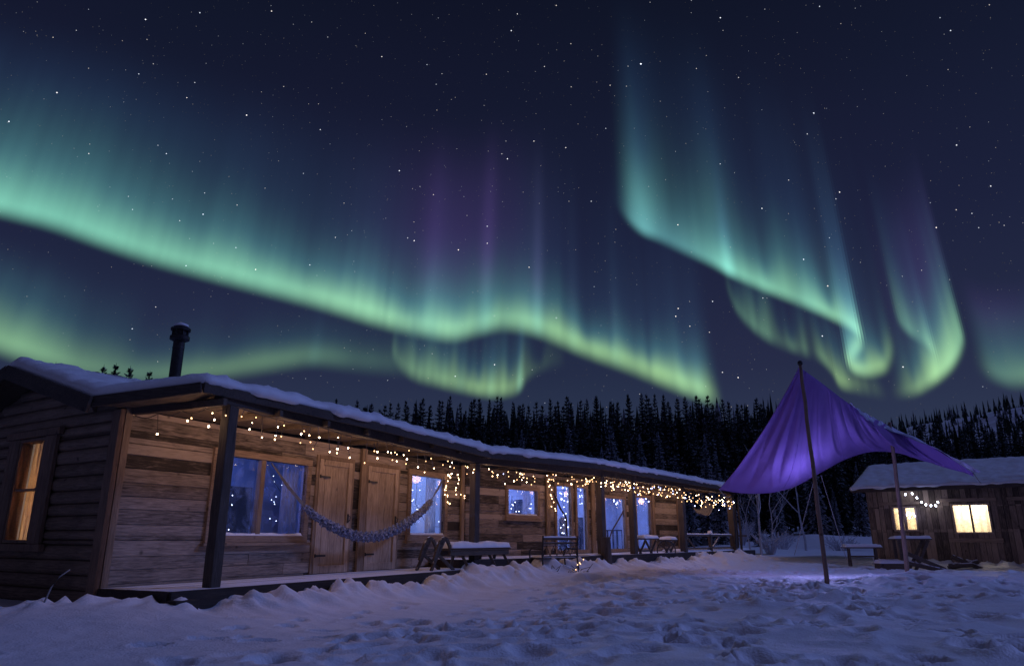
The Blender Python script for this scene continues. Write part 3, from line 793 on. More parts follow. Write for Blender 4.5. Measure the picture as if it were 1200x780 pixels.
# curtain behind the gable window
M_CURT = bpy.data.materials.new('curtain_cloth'); M_CURT.use_nodes = True
_t = M_CURT.node_tree; _t.nodes.remove(_t.nodes['Principled BSDF'])
_d = _t.nodes.new('ShaderNodeBsdfDiffuse'); _d.inputs[0].default_value = (.75, .6, .42, 1)
_l = _t.nodes.new('ShaderNodeBsdfTranslucent'); _l.inputs[0].default_value = (.75, .6, .42, 1)
_m = _t.nodes.new('ShaderNodeMixShader'); _m.inputs[0].default_value = .6
_t.links.new(_d.outputs[0], _m.inputs[1]); _t.links.new(_l.outputs[0], _m.inputs[2]); _t.links.new(_m.outputs[0], _t.nodes['Material Output'].inputs[0])
def curtain_cloth(F, parent, x0, x1, z0, z1, y=.22, n=60, amp=.03, freq=40):
    bm = B(); rows = []
    for k in range(n + 1):
        x = x0 + (x1 - x0) * k / n; dy = amp * math.sin(freq * x + 1.3 * math.sin(5 * x)) + amp * .4 * math.sin(freq * 2.3 * x)
        rows.append((bm.verts.new((x, y + dy, z0)), bm.verts.new((x + .01 * math.sin(9 * x), y + dy * .6, z1))))
    for a, b in zip(rows[:-1], rows[1:]): bm.faces.new((a[0], b[0], b[1], a[1]))
    o = obj('curtain', bm, M_CURT, parent, F.M, smooth=True)
    so = o.modifiers.new('thick', 'SOLIDIFY'); so.thickness = .002
    return o
curtain_cloth(FF, lodge, lw[0] - .15, lw[1] + .15, lw[2] - .15, lw[3] + .15)

def lamp(name, loc, power, col, r=.05, parent=None):
    l = bpy.data.lights.new(name, 'POINT'); l.energy = power; l.color = col; l.shadow_soft_size = r
    o = bpy.data.objects.new(name, l); o.location = loc; COL.objects.link(o)
    return o
lamp('gable_room_lamp', FF.w((lw[0] + lw[1]) / 2, .8, 1.6), 60, (1.0, .62, .30), .1)

# far half of the long wall
w3 = opening(FB, [(595, 573), (629, 575), (595, 603), (629, 604)])
t1 = opening(FB, [(652, 569), (669, 570), (652, 648), (669, 648)])
t2 = opening(FB, [(676, 570), (687, 571), (676, 647), (687, 647)])
t3 = opening(FB, [(709, 583), (732, 585), (709, 643), (732, 642)])
t4 = opening(FB, [(746, 583), (762, 583), (746, 638), (762, 638)])
t1 = (t1[0], t1[1], FLB + .12, t1[3]); t2 = (t2[0], t2[1], FLB + .12, t1[3]); t3 = (t3[0], t3[1], FLB + .12, t3[3]); t4 = (t4[0], t4[1], FLB + .12, t4[3])
print('WALL B', w3, t1, t2, t3, t4)
opsB = [w3, t1, t2, t3, t4]; LBW = 12.7
obj('wall', plank_wall(.02, LBW, .2, TOPB, opsB, .21, 9, blen=(1.2, 3.2)), M_PLANK, lodge, FB.M, bevel=.004)
obj('wall_lining', backing(-.05, LBW, .1, TOPB, opsB, .06, .11), M_ROOM, lodge, FB.M)
window(FB, lodge, w3, fw=.11, label='small landscape window with frost and fairy lights')
for q, nm in ((t1, 'tall glass panel with a string of blue-white lights inside'), (t2, 'narrow tall glass panel'), (t3, 'tall glass door behind the paired posts'), (t4, 'tall glass panel nearest the far end')):
    window(FB, lodge, q, fw=.10, sill=False, fmat=M_TRIMZ, label=nm)
for px in (641, 694, 765):
    x = FB.hit(px, 610)[0]; bm = B(); box(bm, x - .09, x + .09, -.07, -.014, FLB, TOPB); obj('wall_batten', bm, M_TRIMZ, lodge, FB.M, bevel=.006)
bm = B(); box(bm, LBW - .12, LBW + .06, -.05, .06, .2, TOPB); obj('wall_batten', bm, M_TRIMZ, lodge, FB.M, bevel=.006)
# end wall (far end) and rear walls, interior shell
bm = B()
box(bm, LBW + .002, LBW + .08, .062, 4.6, .1, TOPB)
obj('end_wall', bm, M_PLANK, lodge, FB.M)
def room(F, x0, x1, depth, fl, top, name='interior_wall'):
    bm = B()
    box(bm, x0, x1, depth, depth + .06, fl, top)
    box(bm, x0, x0 + .05, .12, depth - .002, fl, top); box(bm, x1 - .05, x1, .12, depth - .002, fl, top)
    box(bm, x0 + .052, x1 - .052, .12, depth - .002, top - .05, top - .002)
    box(bm, x0 + .052, x1 - .052, .12, depth - .002, fl, fl + .05)
    return obj(name, bm, M_ROOM, lodge, F.M)
room(FA, 1.52, 5.4, 1.95, FLA, 2.68); room(FA, 5.6, 9.6, 2.4, FLA, 2.68); room(FB, .5, 12.5, 2.6, FLB, 2.7)
room(FF, .1, 3.7, 1.3, .3, 2.65)
# things indoors
for b in ((1.7, 2.6, 1.4, 1.9, FLA + .06, FLA + .78), (3.3, 3.9, 1.4, 1.9, FLA + .06, FLA + 1.6), (2.7, 3.1, 1.65, 1.93, FLA + .9, FLA + 1.7), (8.0, 8.9, 1.7, 2.3, FLA + .06, FLA + .9)):
    bm = B(); box(bm, *b); obj('cupboard', bm, M_DARKF, lodge, FA.M, bevel=.01)
for b in ((1.4, 2.4, 1.7, 2.4, FLB + .06, FLB + .9), (5.2, 5.6, 2.0, 2.4, FLB + .06, FLB + 1.7), (8.1, 8.9, 2.0, 2.5, FLB + .06, FLB + 1.2)):
    bm = B(); box(bm, *b); obj('cupboard', bm, M_DARKF, lodge, FB.M, bevel=.01)
lamp('blue_room_lamp', FA.w(2.3, 1.3, 2.3), 36, (.14, .26, .95), .15)
lamp('blue_room_lamp', FA.w(8.2, 1.1, 2.2), 66, (.36, .50, 1.0), .15)
for x, p in ((1.9, 55), (4.6, 62), (7.4, 62), (10.2, 55)):
    lamp('blue_room_lamp', FB.w(x, 1.3, 2.3), p, (.30, .42, 1.0), .15)

M_VOILE = M_CURT.copy(); M_VOILE.name = 'voile'
for n_ in M_VOILE.node_tree.nodes:
    if n_.type.startswith('BSDF'): n_.inputs[0].default_value = (.8, .8, .86, 1)
def voile(F, x0, x1, z0, z1, y=.3):
    o = curtain_cloth(F, lodge, x0, x1, z0, z1, y=y, n=36, amp=.02, freq=52); o.data.materials[0] = M_VOILE
for q in (t1, t2, t3, t4): voile(FB, q[0] - .1, q[0] + (q[1] - q[0]) * .34, q[2] + .05, q[3] + .1)
voile(FA, w1[1] - .28, w1[1] + .15, w1[2] - .1, w1[3] + .1); voile(FA, w2[1] - .35, w2[1] + .1, w2[2] - .1, w2[3] + .1); voile(FA, w1[0] - .1, w1[0] + .2, w1[2] - .1, w1[3] + .1)
voile(FB, w3[1] - .3, w3[1] + .1, w3[2] - .1, w3[3] + .1)
for F, b in ((FA, (2.0, 2.5, 1.2, 1.35, FLA + 1.05, FLA + 1.09)), (FA, (7.6, 8.3, 1.3, 1.8, FLA + .72, FLA + .76)), (FB, (4.3, 4.9, 1.3, 1.7, FLB + .72, FLB + .76)), (FB, (7.3, 8.0, 1.2, 1.6, FLB + .72, FLB + .76)), (FB, (9.6, 10.1, 1.0, 1.5, FLB + .72, FLB + .76))):
    bm = B(); box(bm, *b)
    if b[4] < 1.3:
        for x in (b[0] + .05, b[1] - .05):
            for y in (b[2] + .05, b[3] - .05): box(bm, x - .025, x + .025, y - .025, y + .025, b[4] - .68, b[4] - .001)
    obj('indoor_table' if b[4] < 1.3 else 'shelf', bm, M_DARKF, lodge, F.M)
# deck
def deck(F, x0, x1, y0, y1, z, bw=.14, seed=1):
    rg = random.Random(seed); bm = B(); y = y0
    while y < y1 - .01:
        yt = min(y1, y + bw); x = x0
        while x < x1:
            xe = min(x1, x + rg.uniform(2.5, 4.5)); 
            if x1 - xe < .8: xe = x1
            box(bm, x + .002, xe - .002, y, yt - .006, z - .035, z + rg.uniform(-.002, .003)); x = xe
        y = yt
    return bm
P2w = Vector((PA2[0], PA2[1], 0)); P1w = Vector((PA1[0], PA1[1], 0)); P6w = Vector((PB6[0], PB6[1], 0))
lp1 = ((P1w - FA.o).dot(FA.d), (P1w - FA.o).dot(FA.n)); lp2 = ((P2w - FA.o).dot(FA.d), (P2w - FA.o).dot(FA.n))
lb2 = ((P2w - FB.o).dot(FB.d), (P2w - FB.o).dot(FB.n)); lb6 = ((P6w - FB.o).dot(FB.d), (P6w - FB.o).dot(FB.n))
print('posts in frames', lp1, lp2, lb2, lb6)
DY = -1.42
obj('deck', deck(FA, .0, 8.95, DY, -.052, FLA, seed=3), M_DECK, lodge, FA.M, bevel=.004)
obj('deck', deck(FB, -1.6, 16.0, -1.70, -.052, FLB, seed=4), M_DECK, lodge, FB.M, bevel=.004)
bm = B()
box(bm, -.02, 9.1, DY - .05, DY - .002, .06, FLA + .0)
box(bm, -.05, -.002, DY, .0, .0, FLA - .0)
box(bm, -.1, .25, DY - .25, DY - .06, -.05, FLA - .1)
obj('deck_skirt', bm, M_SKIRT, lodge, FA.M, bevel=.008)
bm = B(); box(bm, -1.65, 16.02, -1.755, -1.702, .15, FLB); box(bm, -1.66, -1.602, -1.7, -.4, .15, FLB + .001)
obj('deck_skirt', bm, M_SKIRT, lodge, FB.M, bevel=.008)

# porch posts: (px, plan line) tops and feet from the eave beam down to the deck / snow
def on_line(px, p, q):
    d = ray(px, 600); k = d.x / d.y
    dx, dy = q[0] - p[0], q[1] - p[1]
    t = (k * p[1] - p[0]) / (dx - k * dy)
    return Vector((p[0] + dx * t, p[1] + dy * t, 0)), t
posts = []
for px, wd in ((263, .17), (556, .175), (704, .195), (741, .18), (799, .20), (857, .23)):
    if px == 263: p = P1w
    elif px == 556: p = P2w
    else: p, _ = on_line(px, PA2, PB6)
    posts.append((p, wd))
ANG = math.atan2(FA.d.y, FA.d.x); ANGB = math.atan2(FB.d.y, FB.d.x)
ZBEAM = [2.80, 2.62, 2.68, 2.66, 2.66, 2.62]
for k, ((p, wd), zb) in enumerate(zip(posts, ZBEAM)):
    bm = B(); h = wd / 2
    z0 = ground_z(p.x, p.y) - .25 if k else .12
    box(bm, -h, h, -h, h, z0, zb)
    bmesh.ops.subdivide_edges(bm, edges=[e for e in bm.edges if abs(e.verts[0].co.z - e.verts[1].co.z) > .5], cuts=8)
    rg = random.Random(k)
    for v in bm.verts: v.co.x += rg.uniform(-.006, .006); v.co.y += rg.uniform(-.006, .006)
    Mx = Matrix.Translation(p) @ Matrix.Rotation(ANG if k < 1 else ANGB, 4, 'Z')
    obj('porch_post', bm, M_POST, lodge, Mx, bevel=.012)
bm = B()   # extra base block of the front corner
# beams over the posts
bm = B()
def beam(p, q, za, zb, w=.16, h=.2, ext=(0, 0)):
    d = (q - p).normalized()
    bar(bm, p - d * ext[0] + Vector((0, 0, za + h / 2 + .002)), q + d * ext[1] + Vector((0, 0, zb + h / 2 + .002)), w, h)
beam(posts[0][0], posts[1][0], ZBEAM[0], ZBEAM[1], ext=(.25, -.01))
for k in range(1, 5): beam(posts[k][0], posts[k + 1][0], ZBEAM[k], ZBEAM[k + 1], ext=(-.01 if k > 1 else .02, .0 if k < 4 else .4))
e0 = FA.w(.1, -.06); beam(e0, posts[0][0], 2.66, 2.78, w=.12, h=.14, ext=(0, -.13))
obj('porch_beam', bm, M_BEAM, lodge, Matrix.Identity(4), bevel=.01)

# roof: lofted stations (eave, wall line, ridge, rear eave)
ST = [
    [(-4.31, 9.75, 3.03), (-5.80, 9.71, 2.82), (-8.0, 11.1, 3.58), (-10.3, 12.5, 2.85)],
    [(-2.37, 13.2, 2.97), (-3.75, 13.83, 2.90), (-6.1, 15.2, 3.62), (-8.4, 16.6, 2.85)],
    [(-.50, 16.72, 2.86), (-1.21, 18.9, 2.93), (-3.8, 20.4, 3.50), (-6.2, 22.0, 2.85)],
    [(2.62, 20.55, 2.95), (1.2, 22.0, 3.0), (-1.2, 23.8, 3.50), (-3.6, 25.6, 2.85)],
    [(5.95, 25.0, 2.88), (4.5, 26.3, 2.98), (2.2, 28.0, 3.45), (-.1, 29.8, 2.85)],
    [(9.35, 29.45, 2.80), (8.0, 30.7, 2.92), (5.8, 32.4, 3.40), (3.5, 34.1, 2.8)],
]
def loft(ST, nu, nv):
    S = np.array(ST, float); U = np.linspace(0, len(S) - 1, nu); G = np.zeros((nu, 0, 3)); out = np.zeros((nu, nv, 3))
    L = np.array([0, .2, .6, 1.0])  # across
    vv = np.linspace(0, 1, nv)
    for i, u in enumerate(U):
        a = min(int(u), len(S) - 2); t = u - a; row = S[a] * (1 - t) + S[a + 1] * t
        for c in range(3): out[i, :, c] = np.interp(vv, L, row[:, c])
    return out
def grid_solid(top, bot):
    nu, nv = top.shape[:2]; V = np.concatenate([top.reshape(-1, 3), bot.reshape(-1, 3)]); o = nu * nv; F = []
    for i in range(nu - 1):
        for j in range(nv - 1):
            a = i * nv + j; F.append((a, a + nv, a + nv + 1, a + 1)); F.append((o + a, o + a + 1, o + a + nv + 1, o + a + nv))
    for i in range(nu - 1):
        for j in (0, nv - 1):
            a = i * nv + j; F.append((a, a + nv, o + a + nv, o + a) if j else (a, o + a, o + a + nv, a + nv))
    for j in range(nv - 1):
        for i in (0, nu - 1):
            a = i * nv + j; F.append((a, a + 1, o + a + 1, o + a) if i == 0 else (a, o + a, o + a + 1, a + 1))
    return V, F
top = loft(ST, 6, 6); 
top = loft(ST, 11, 11); bot = top.copy(); bot[..., 2] -= .09
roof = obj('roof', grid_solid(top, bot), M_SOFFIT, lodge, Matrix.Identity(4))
def snow_layer(grid, th, seed, edge=.25, over=.05, step_noise=.05):
    nu, nv = grid.shape[:2]; top = grid.copy(); bot = grid.copy(); bot[..., 2] += .006
    U = np.arange(nu)[:, None] * np.ones((1, nv)); V = np.arange(nv)[None, :] * np.ones((nu, 1))
    X_, Y_ = grid[..., 0], grid[..., 1]
    # metres to the nearest border
    du = np.hypot(*(grid[1, 0] - grid[0, 0])[:2]); dv = np.hypot(*(grid[0, 1] - grid[0, 0])[:2])
    e = np.minimum(np.minimum(U, nu - 1 - U) * du, np.minimum(V, nv - 1 - V) * dv)
    k = np.clip(e / edge, 0, 1); k = np.sqrt(np.clip(1 - (1 - k) ** 2, 0, 1))
    nse = 1 + .22 * vnoise(X_, Y_, 1.1, seed) + .3 * vnoise(X_, Y_, 3.0, seed + 1) + .3 * vnoise(X_, Y_, 6.0, seed + 2) + .22 * vnoise(X_, Y_, 11.0, seed + 3)
    top[..., 2] += th * (.35 + .65 * k) * nse + .006
    # ragged overhang at the eave: push the border columns outwards
    out = grid[:, 0, :2] - grid[:, 1, :2]; out /= np.linalg.norm(out, axis=1)[:, None]
    xs, ys = X_[:, 0], Y_[:, 0]
    sh = over * (1 + 2.2 * vnoise(xs, ys, 1.5, seed + 4) + 2.4 * vnoise(xs, ys, 4.5, seed + 5))
    for j, f in ((0, 1.0), (1, .8), (2, .4)):
        top[:, j, :2] += out * (sh * f)[:, None]
    bot[:, 0, :2] += out * (sh * .7)[:, None]
    sag = np.clip(sh - over * .8, 0, 1) * .8
    bot[:, 0, 2] -= sag
    return grid_solid(top, bot)
sn = loft(ST, 240, 90)
obj('roof_snow', snow_layer(sn, .19, 61, edge=.2), M_RSNOW, roof, Matrix.Identity(4), smooth=True)
# fascia boards and visible rafters
bm = B()
for k in range(5):
    a, b = Vector(ST[k][0]), Vector(ST[k + 1][0]); d = (b - a).normalized(); n = Vector((d.y, -d.x, 0)).normalized()
    bar(bm, a + n * .016 + Vector((0, 0, -.062)), b + n * .016 + Vector((0, 0, -.062)), .03, .15)
a, b, c, e = (Vector(p) for p in ST[0])
bk = Vector((-.01, -.03, 0))
bar(bm, a + bk + Vector((0, 0, -.07)), b + bk + Vector((0, 0, -.07)), .035, .15)
bk = Vector((-.03, -.06, 0))
bar(bm, b + bk + Vector((0.05, -.03, -.12)), c + bk + Vector((0, 0, -.10)), .05, .22); bar(bm, c + bk + Vector((-.0, .0, -.102)), e + bk + Vector((0, 0, -.10)), .05, .22)
obj('fascia', bm, M_BEAM, roof, Matrix.Identity(4), bevel=.008)
bm = B()
for F, xs, ya in ((FA, [x * 1.1 + .5 for x in range(8)], -1.45), (FB, [x * 1.2 + .2 for x in range(13)], -1.65)):
    for x in xs: bar(bm, F.w(x, .05, 2.80), F.w(x, ya, 2.80), .07, .1)
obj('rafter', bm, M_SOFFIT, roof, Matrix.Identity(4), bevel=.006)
# stovepipe
cp = at(204, 446, 12.6)
pipe = B(); zt = at(211, 400, 12.6).z
lathe(pipe, [(.10, 3.3), (.10, zt)], (cp.x, cp.y, 0), 24)
ch = obj('chimney', pipe, M_PIPE, roof, Matrix.Identity(4), smooth=False, label='black stovepipe with a snow-topped cowl')
bm = B(); lathe(bm, [(.11, zt), (.17, zt + .03), (.17, zt + .09), (.125, zt + .12), (.125, zt + .2)], (cp.x, cp.y, 0), 24)
for k in range(8):
    a = k * math.pi / 4; tube(bm, [(cp.x + .14 * math.cos(a), cp.y + .14 * math.sin(a), zt + .08), (cp.x + .14 * math.cos(a), cp.y + .14 * math.sin(a), zt + .22)], .012)
lathe(bm, [(.17, zt + .2), (.175, zt + .24), (.12, zt + .28)], (cp.x, cp.y, 0), 24)
obj('cowl', bm, M_PIPE, ch, Matrix.Identity(4))
bm = B(); lathe(bm, [(.13, zt + .281), (.12, zt + .32), (.05, zt + .35), (.01, zt + .355)], (cp.x, cp.y, 0), 20)
obj('cowl_snow', bm, M_RSNOW, ch, Matrix.Identity(4), smooth=True)
bm = B(); lathe(bm, [(.104, (3.64 + zt) / 2 + .25), (.104, (3.64 + zt) / 2 + .28)], (cp.x, cp.y, 0), 24)
obj('pipe_band', bm, M_IRON, ch, Matrix.Identity(4))

# far-end railing
bm = B(); xr0 = (posts[4][0] - FB.o).dot(FB.d); xr1 = (posts[5][0] - FB.o).dot(FB.d)
zr = FB.hit(830, 627, -1.6)[1]
bar(bm, (xr0 + .14, -1.56, zr), (xr1 - .15, -1.56, zr), .07, .06); bar(bm, (xr0 + .14, -1.56, FLB + .12), (xr1 - .15, -1.56, FLB + .12), .06, .06)
xm = (xr0 + xr1) / 2
bar(bm, (xm, -1.56, FLB), (xm, -1.56, zr + .02), .12, .12)
bar(bm, (xr0 + .3, -1.56, zr - .05), (xr0 + .9, -1.56, FLB + .14), .05)
bar(bm, (xm + .9, -1.56, zr - .05), (xm + .2, -1.56, FLB + .14), .05)
bar(bm, (15.9, -1.5, zr), (15.9, -.1, zr), .07, .06)
rl = obj('railing', bm, M_FURN, lodge, FB.M, bevel=.006)
bm = B(); blob(bm, xr0 + .2, xr1 - .2, -1.6, -1.52, zr + .032, .03, seed=3, edge=.03); blob(bm, xm - .09, xm + .09, -1.66, -1.48, zr + .07, .1, seed=4)
obj('rail_snow', bm, M_RSNOW, rl, FB.M, smooth=True)
for bb_, hh_, sd_ in (((9.5, 11.9, -1.62, -1.0), .05, 6), ((3.4, 5.2, -1.64, -1.1), .03, 7)):
    bm = B(); blob(bm, *bb_, FLB + .004, hh_, seed=sd_, step=.08, edge=.2); obj('deck_snow', bm, M_RSNOW, lodge, FB.M, smooth=True)
bm = B(); blob(bm, xr0 + .1, 15.9, -1.62, -.6, FLB + .004, .07, seed=5, step=.08, edge=.15)
obj('deck_snow', bm, M_RSNOW, lodge, FB.M, smooth=True)
bm = B(); tube(bm, [at(738, 552, 27), at(737.3, 529, 27)], .03, 8)
obj('flue', bm, M_ROPE, lodge, Matrix.Identity(4), label='thin pale pole rising behind the roof')

# ================================================================== string lights
ico = {}
def bulb_mesh(m, r):
    key = (m.name, round(r, 4))
    if key not in ico:
        bm = B(); bmesh.ops.create_icosphere(bm, subdivisions=1, radius=r)
        for v in bm.verts: v.co.z *= 1.35
        me = bpy.data.meshes.new('bulb'); bm.to_mesh(me); bm.free(); me.materials.append(m); ico[key] = me
    return ico[key]
def light_string(label, path, drops, bulbs, wire_r=.0065, group=None, name='string_lights'):
    """path: polyline; drops: list of polylines; bulbs: (point, material, radius)"""
    o0 = Vector(path[0]); t = thing(name, label, 'string lights', o0, group=group)
    bm = B(); tube(bm, path, wire_r, 4)
    for d in drops:
        if len(d) > 1: tube(bm, d, wire_r * .8, 4)
    obj('wire', bm, M_WIRE, t, Matrix.Identity(4))
    for p, m, r in bulbs:
        b = bpy.data.objects.new('bulb', bulb_mesh(m, r)); COL.objects.link(b); b.parent = t
        b.location = Vector(p) - o0; b.rotation_euler = (rnd.uniform(-.5, .5), rnd.uniform(-.5, .5), 0)
    return t
def icicle(p, q, za, zb, nb, dmin, dmax, label, seed, r=.017, nper=(1, 3), sag=.05, off=.12, cool=0.0, spread=.06, dens=None):
    rg = random.Random(seed); d = (q - p); n = Vector((d.y, -d.x, 0)).normalized()
    P = lambda t: p + d * t + n * off + Vector((0, 0, za + (zb - za) * t - sag * math.sin(math.pi * ((t * 4) % 1))))
    path = [P(k / 40) for k in range(41)]; drops = []; bulbs = []
    k = 0
    while len(bulbs) < nb:
        t = (k * .618034 + rg.uniform(-.01, .01)) % 1; k += 1
        t = .015 + .97 * t
        if dens and rg.random() > dens(t): continue
        a = P(t); m = rg.randint(*nper); z = 0; pts = [a]; 
        for j in range(m):
            z += rg.uniform(dmin, dmax) / m
            b = a + Vector((rg.uniform(-spread, spread), rg.uniform(-spread, spread), -z)); pts.append(b)
            bulbs.append((b, M_COOLB if rg.random() < cool else rg.choice((M_WARMB, M_WARMB2, M_WARMB2, M_WARMB3)), r * rg.uniform(.75, 1.15)))
        drops.append(pts)
    return light_string(label, path, drops, bulbs[:98], group='warm icicle lights along the eave')
p1, p2, p3, p4, p5, p6 = (p for p, _ in posts)
icicle(FA.w(.15, -.1), p1, 2.64, 2.78, 7, .05, .3, 'short warm light string across the porch end by the gable', 1, off=.08, r=.012)
icicle(p1, p2, 2.79, 2.61, 54, .08, .42, 'warm light string over the hammock, between the front corner post and the next', 2, r=.0115, off=.09)
icicle(p2, p3, 2.61, 2.67, 62, .08, .38, 'warm light string over the small window, up to the paired posts', 3, r=.012, cool=.04, spread=.12, dens=lambda t: .5 + .5 * t)
icicle(p3, p4, 2.67, 2.65, 40, .08, .4, 'short dense warm light string between the paired posts', 4, r=.0125, spread=.12)
icicle(p4, p5, 2.65, 2.65, 62, .08, .46, 'dense light string mixing warm and blue bulbs', 5, r=.014, cool=.16, spread=.14)
icicle(p5, p6, 2.65, 2.60, 66, .10, .52, 'dense warm light string over the railing at the far end', 6, r=.015, cool=.05, spread=.14, sag=.18)
# warm light thrown by the strings
WCOL = (1.0, .56, .31)
for a, b, z, n, pw in ((p1, p2, 2.50, 7, 5.4), (p2, p3, 2.42, 3, 7.5), (p3, p4, 2.4, 2, 7.0), (p4, p5, 2.4, 3, 7.5), (p5, p6, 2.35, 3, 8)):
    for k in range(n):
        t = (k + .5) / n; c = a + (b - a) * t + Vector((-.42, .26, 0))
        lamp('string_glow', (c.x, c.y, z), pw, WCOL, .12)
lamp('string_glow', FA.w(.6, -.8, 2.45), 4.4, WCOL, .1)

# a loose end of lights hanging down at the junction of the walls and over the hammock rope
def dangling(pts, nb, m, label, r=.012, seed=1, jit=.05):
    rg = random.Random(seed); P = [Vector(p) for p in pts]; bulbs = []
    for k in range(nb):
        t = (k + .5) / nb * (len(P) - 1); i = int(t); c = P[i].lerp(P[i + 1], t - i)
        bulbs.append((c + Vector((rg.uniform(-jit, jit), rg.uniform(-jit, jit), rg.uniform(-jit, jit))), m, r))
    return light_string(label, P, [], bulbs)
def onwall(F, px, py, y): 
    x, z = F.hit(px, py, y); return F.w(x, y, z)
dangling([onwall(FA, 527, 552, -.1), onwall(FA, 523, 575, -.1), onwall(FA, 525, 592, -.1)], 14, M_WARMB, 'loose warm lights dangling beside the single-pane window', seed=8)
dangling([onwall(FA, 538, 556, -.12), onwall(FA, 533, 575, -.12), onwall(FA, 548, 585, -.12)], 9, M_WARMB, 'few warm lights hooked near the second post', seed=9)
dangling([onwall(FB, 643, 560, -.15), onwall(FB, 645, 580, -.15), onwall(FB, 650, 600, -.15)], 12, M_WARMB, 'warm lights hanging down the wide batten beside the tall panels', seed=10)
dangling([onwall(FA, 262, 541, .3), onwall(FA, 270, 575, .5), onwall(FA, 258, 600, .3), onwall(FA, 260, 624, .3)], 20, M_WHITEB, 'tangle of tiny lights inside the left pane of the large window', r=.007, seed=11, jit=.12)
dangling([onwall(FA, 318, 560, .5), onwall(FA, 332, 580, .6), onwall(FA, 328, 600, .5), onwall(FA, 345, 612, .5)], 17, M_WHITEB, 'scatter of tiny lights inside the right pane of the large window', r=.006, seed=12, jit=.22)
dangling([onwall(FA, 489, 562, .3), onwall(FA, 487, 590, .3), onwall(FA, 500, 615, .4), onwall(FA, 515, 617, .4)], 14, M_WHITEB, 'pale lights inside the single-pane window', r=.009, seed=13, jit=.12)
dangling([onwall(FB, 600, 580, .3), onwall(FB, 598, 598, .3), onwall(FB, 612, 602, .3), onwall(FB, 626, 580, .3)], 14, M_WHITEB, 'pale lights inside the small landscape window', r=.011, seed=14, jit=.12)
dangling([onwall(FB, 662, 571, .2), onwall(FB, 658, 585, .2), onwall(FB, 664, 600, .2), onwall(FB, 660, 630, .2)], 24, M_WHITEB, 'blue-white light chain inside the first tall glass panel', r=.014, seed=15, jit=.12)
dangling([onwall(FB, 681, 572, .2), onwall(FB, 680, 590, .2)], 8, M_COOLB, 'blue lights inside the narrow tall panel', r=.014, seed=16, jit=.08)
dangling([onwall(FB, 719, 587, .2), onwall(FB, 724, 590, .2)], 5, M_WHITEB, 'small cold light cluster inside the glass door', r=.018, seed=17, jit=.06)
dangling([onwall(FB, 751, 586, -.3), onwall(FB, 758, 586, -.3)], 6, M_COOLB, 'blue light cluster at the farthest tall panel', r=.02, seed=18, jit=.08)

# ================================================================== hammock
def hammock():
    A = onwall(FA, 318, 542, -.12); B_ = onwall(FA, 521, 557, -.12)
    q = [(357, 593, -.32), (372, 606, -.38), (392, 618, -.45), (415, 627, -.5), (440, 628, -.5), (462, 621, -.45), (480, 610, -.38), (495, 598, -.3), (505, 586, -.24)]
    pts = [onwall(FA, *p) for p in q]
    t = thing('hammock', 'bunched blue-grey fringed hammock slung along the porch wall', 'hammock', pts[4])
    P = interp([tuple(p) for p in pts], .02)
    bm = B(); rg = random.Random(4); rings = []; n = len(P)
    for i, p in enumerate(P):
        p = Vector(p); d = (Vector(P[min(i + 1, n - 1)]) - Vector(P[max(i - 1, 0)])).normalized(); s = d.cross(Vector((0, 0, 1))).normalized(); tt = s.cross(d)
        w = math.sin(math.pi * i / (n - 1)) ** .4
        r0 = .035 + .055 * w
        rings.append([bm.verts.new(p + (s * math.cos(a) * 1.2 + tt * math.sin(a)) * r0 * (1 + .28 * math.sin(5 * a + i * .8) + rg.uniform(-.18, .18))) for a in (2 * math.pi * k / 12 for k in range(12))])
    for i in range(n - 1):
        for k in range(12): bm.faces.new((rings[i][k], rings[i][(k + 1) % 12], rings[i + 1][(k + 1) % 12], rings[i + 1][k]))
    bm.faces.new(rings[0][::-1]); bm.faces.new(rings[-1])
    cl = plain('hammock_cloth', (.27, .30, .42), .95, noise=.4, scale=30)
    obj('cloth', bm, cl, t, Matrix.Identity(4))
    bm = B()
    for i in range(0, n, 2):
        p = Vector(P[i])
        for _ in range(2):
            a = rg.uniform(0, 6.28); v = Vector((math.cos(a) * .07, math.sin(a) * .07, rg.uniform(-.06, .03)))
            tube(bm, [p + v * .8, p + v * 1.2 + Vector((0, 0, -.02)), p + v * 1.3 + Vector((rg.uniform(-.02, .02), 0, -rg.uniform(.03, .06)))], .006, 3)
    obj('fringe', bm, cl, t, Matrix.Identity(4))
    for e, k in ((A, 0), (B_, -1)):
        bm = B(); c = Vector(P[k])
        for dz in (-.02, 0, .02): tube(bm, [e, e.lerp(c, .5) + Vector((dz, dz, -.03)), c + Vector((0, dz, dz))], .009, 5)
        obj('rope', bm, M_ROPE, t, Matrix.Identity(4))
hammock()

# ================================================================== furniture
def local_box(t, name, boxes, m, bevel=.006, bars=(), **k):
    bm = B()
    for b in boxes: box(bm, *b)
    for b in bars: bar(bm, *b)
    return obj(name, bm, m, t, bevel=bevel, **k)
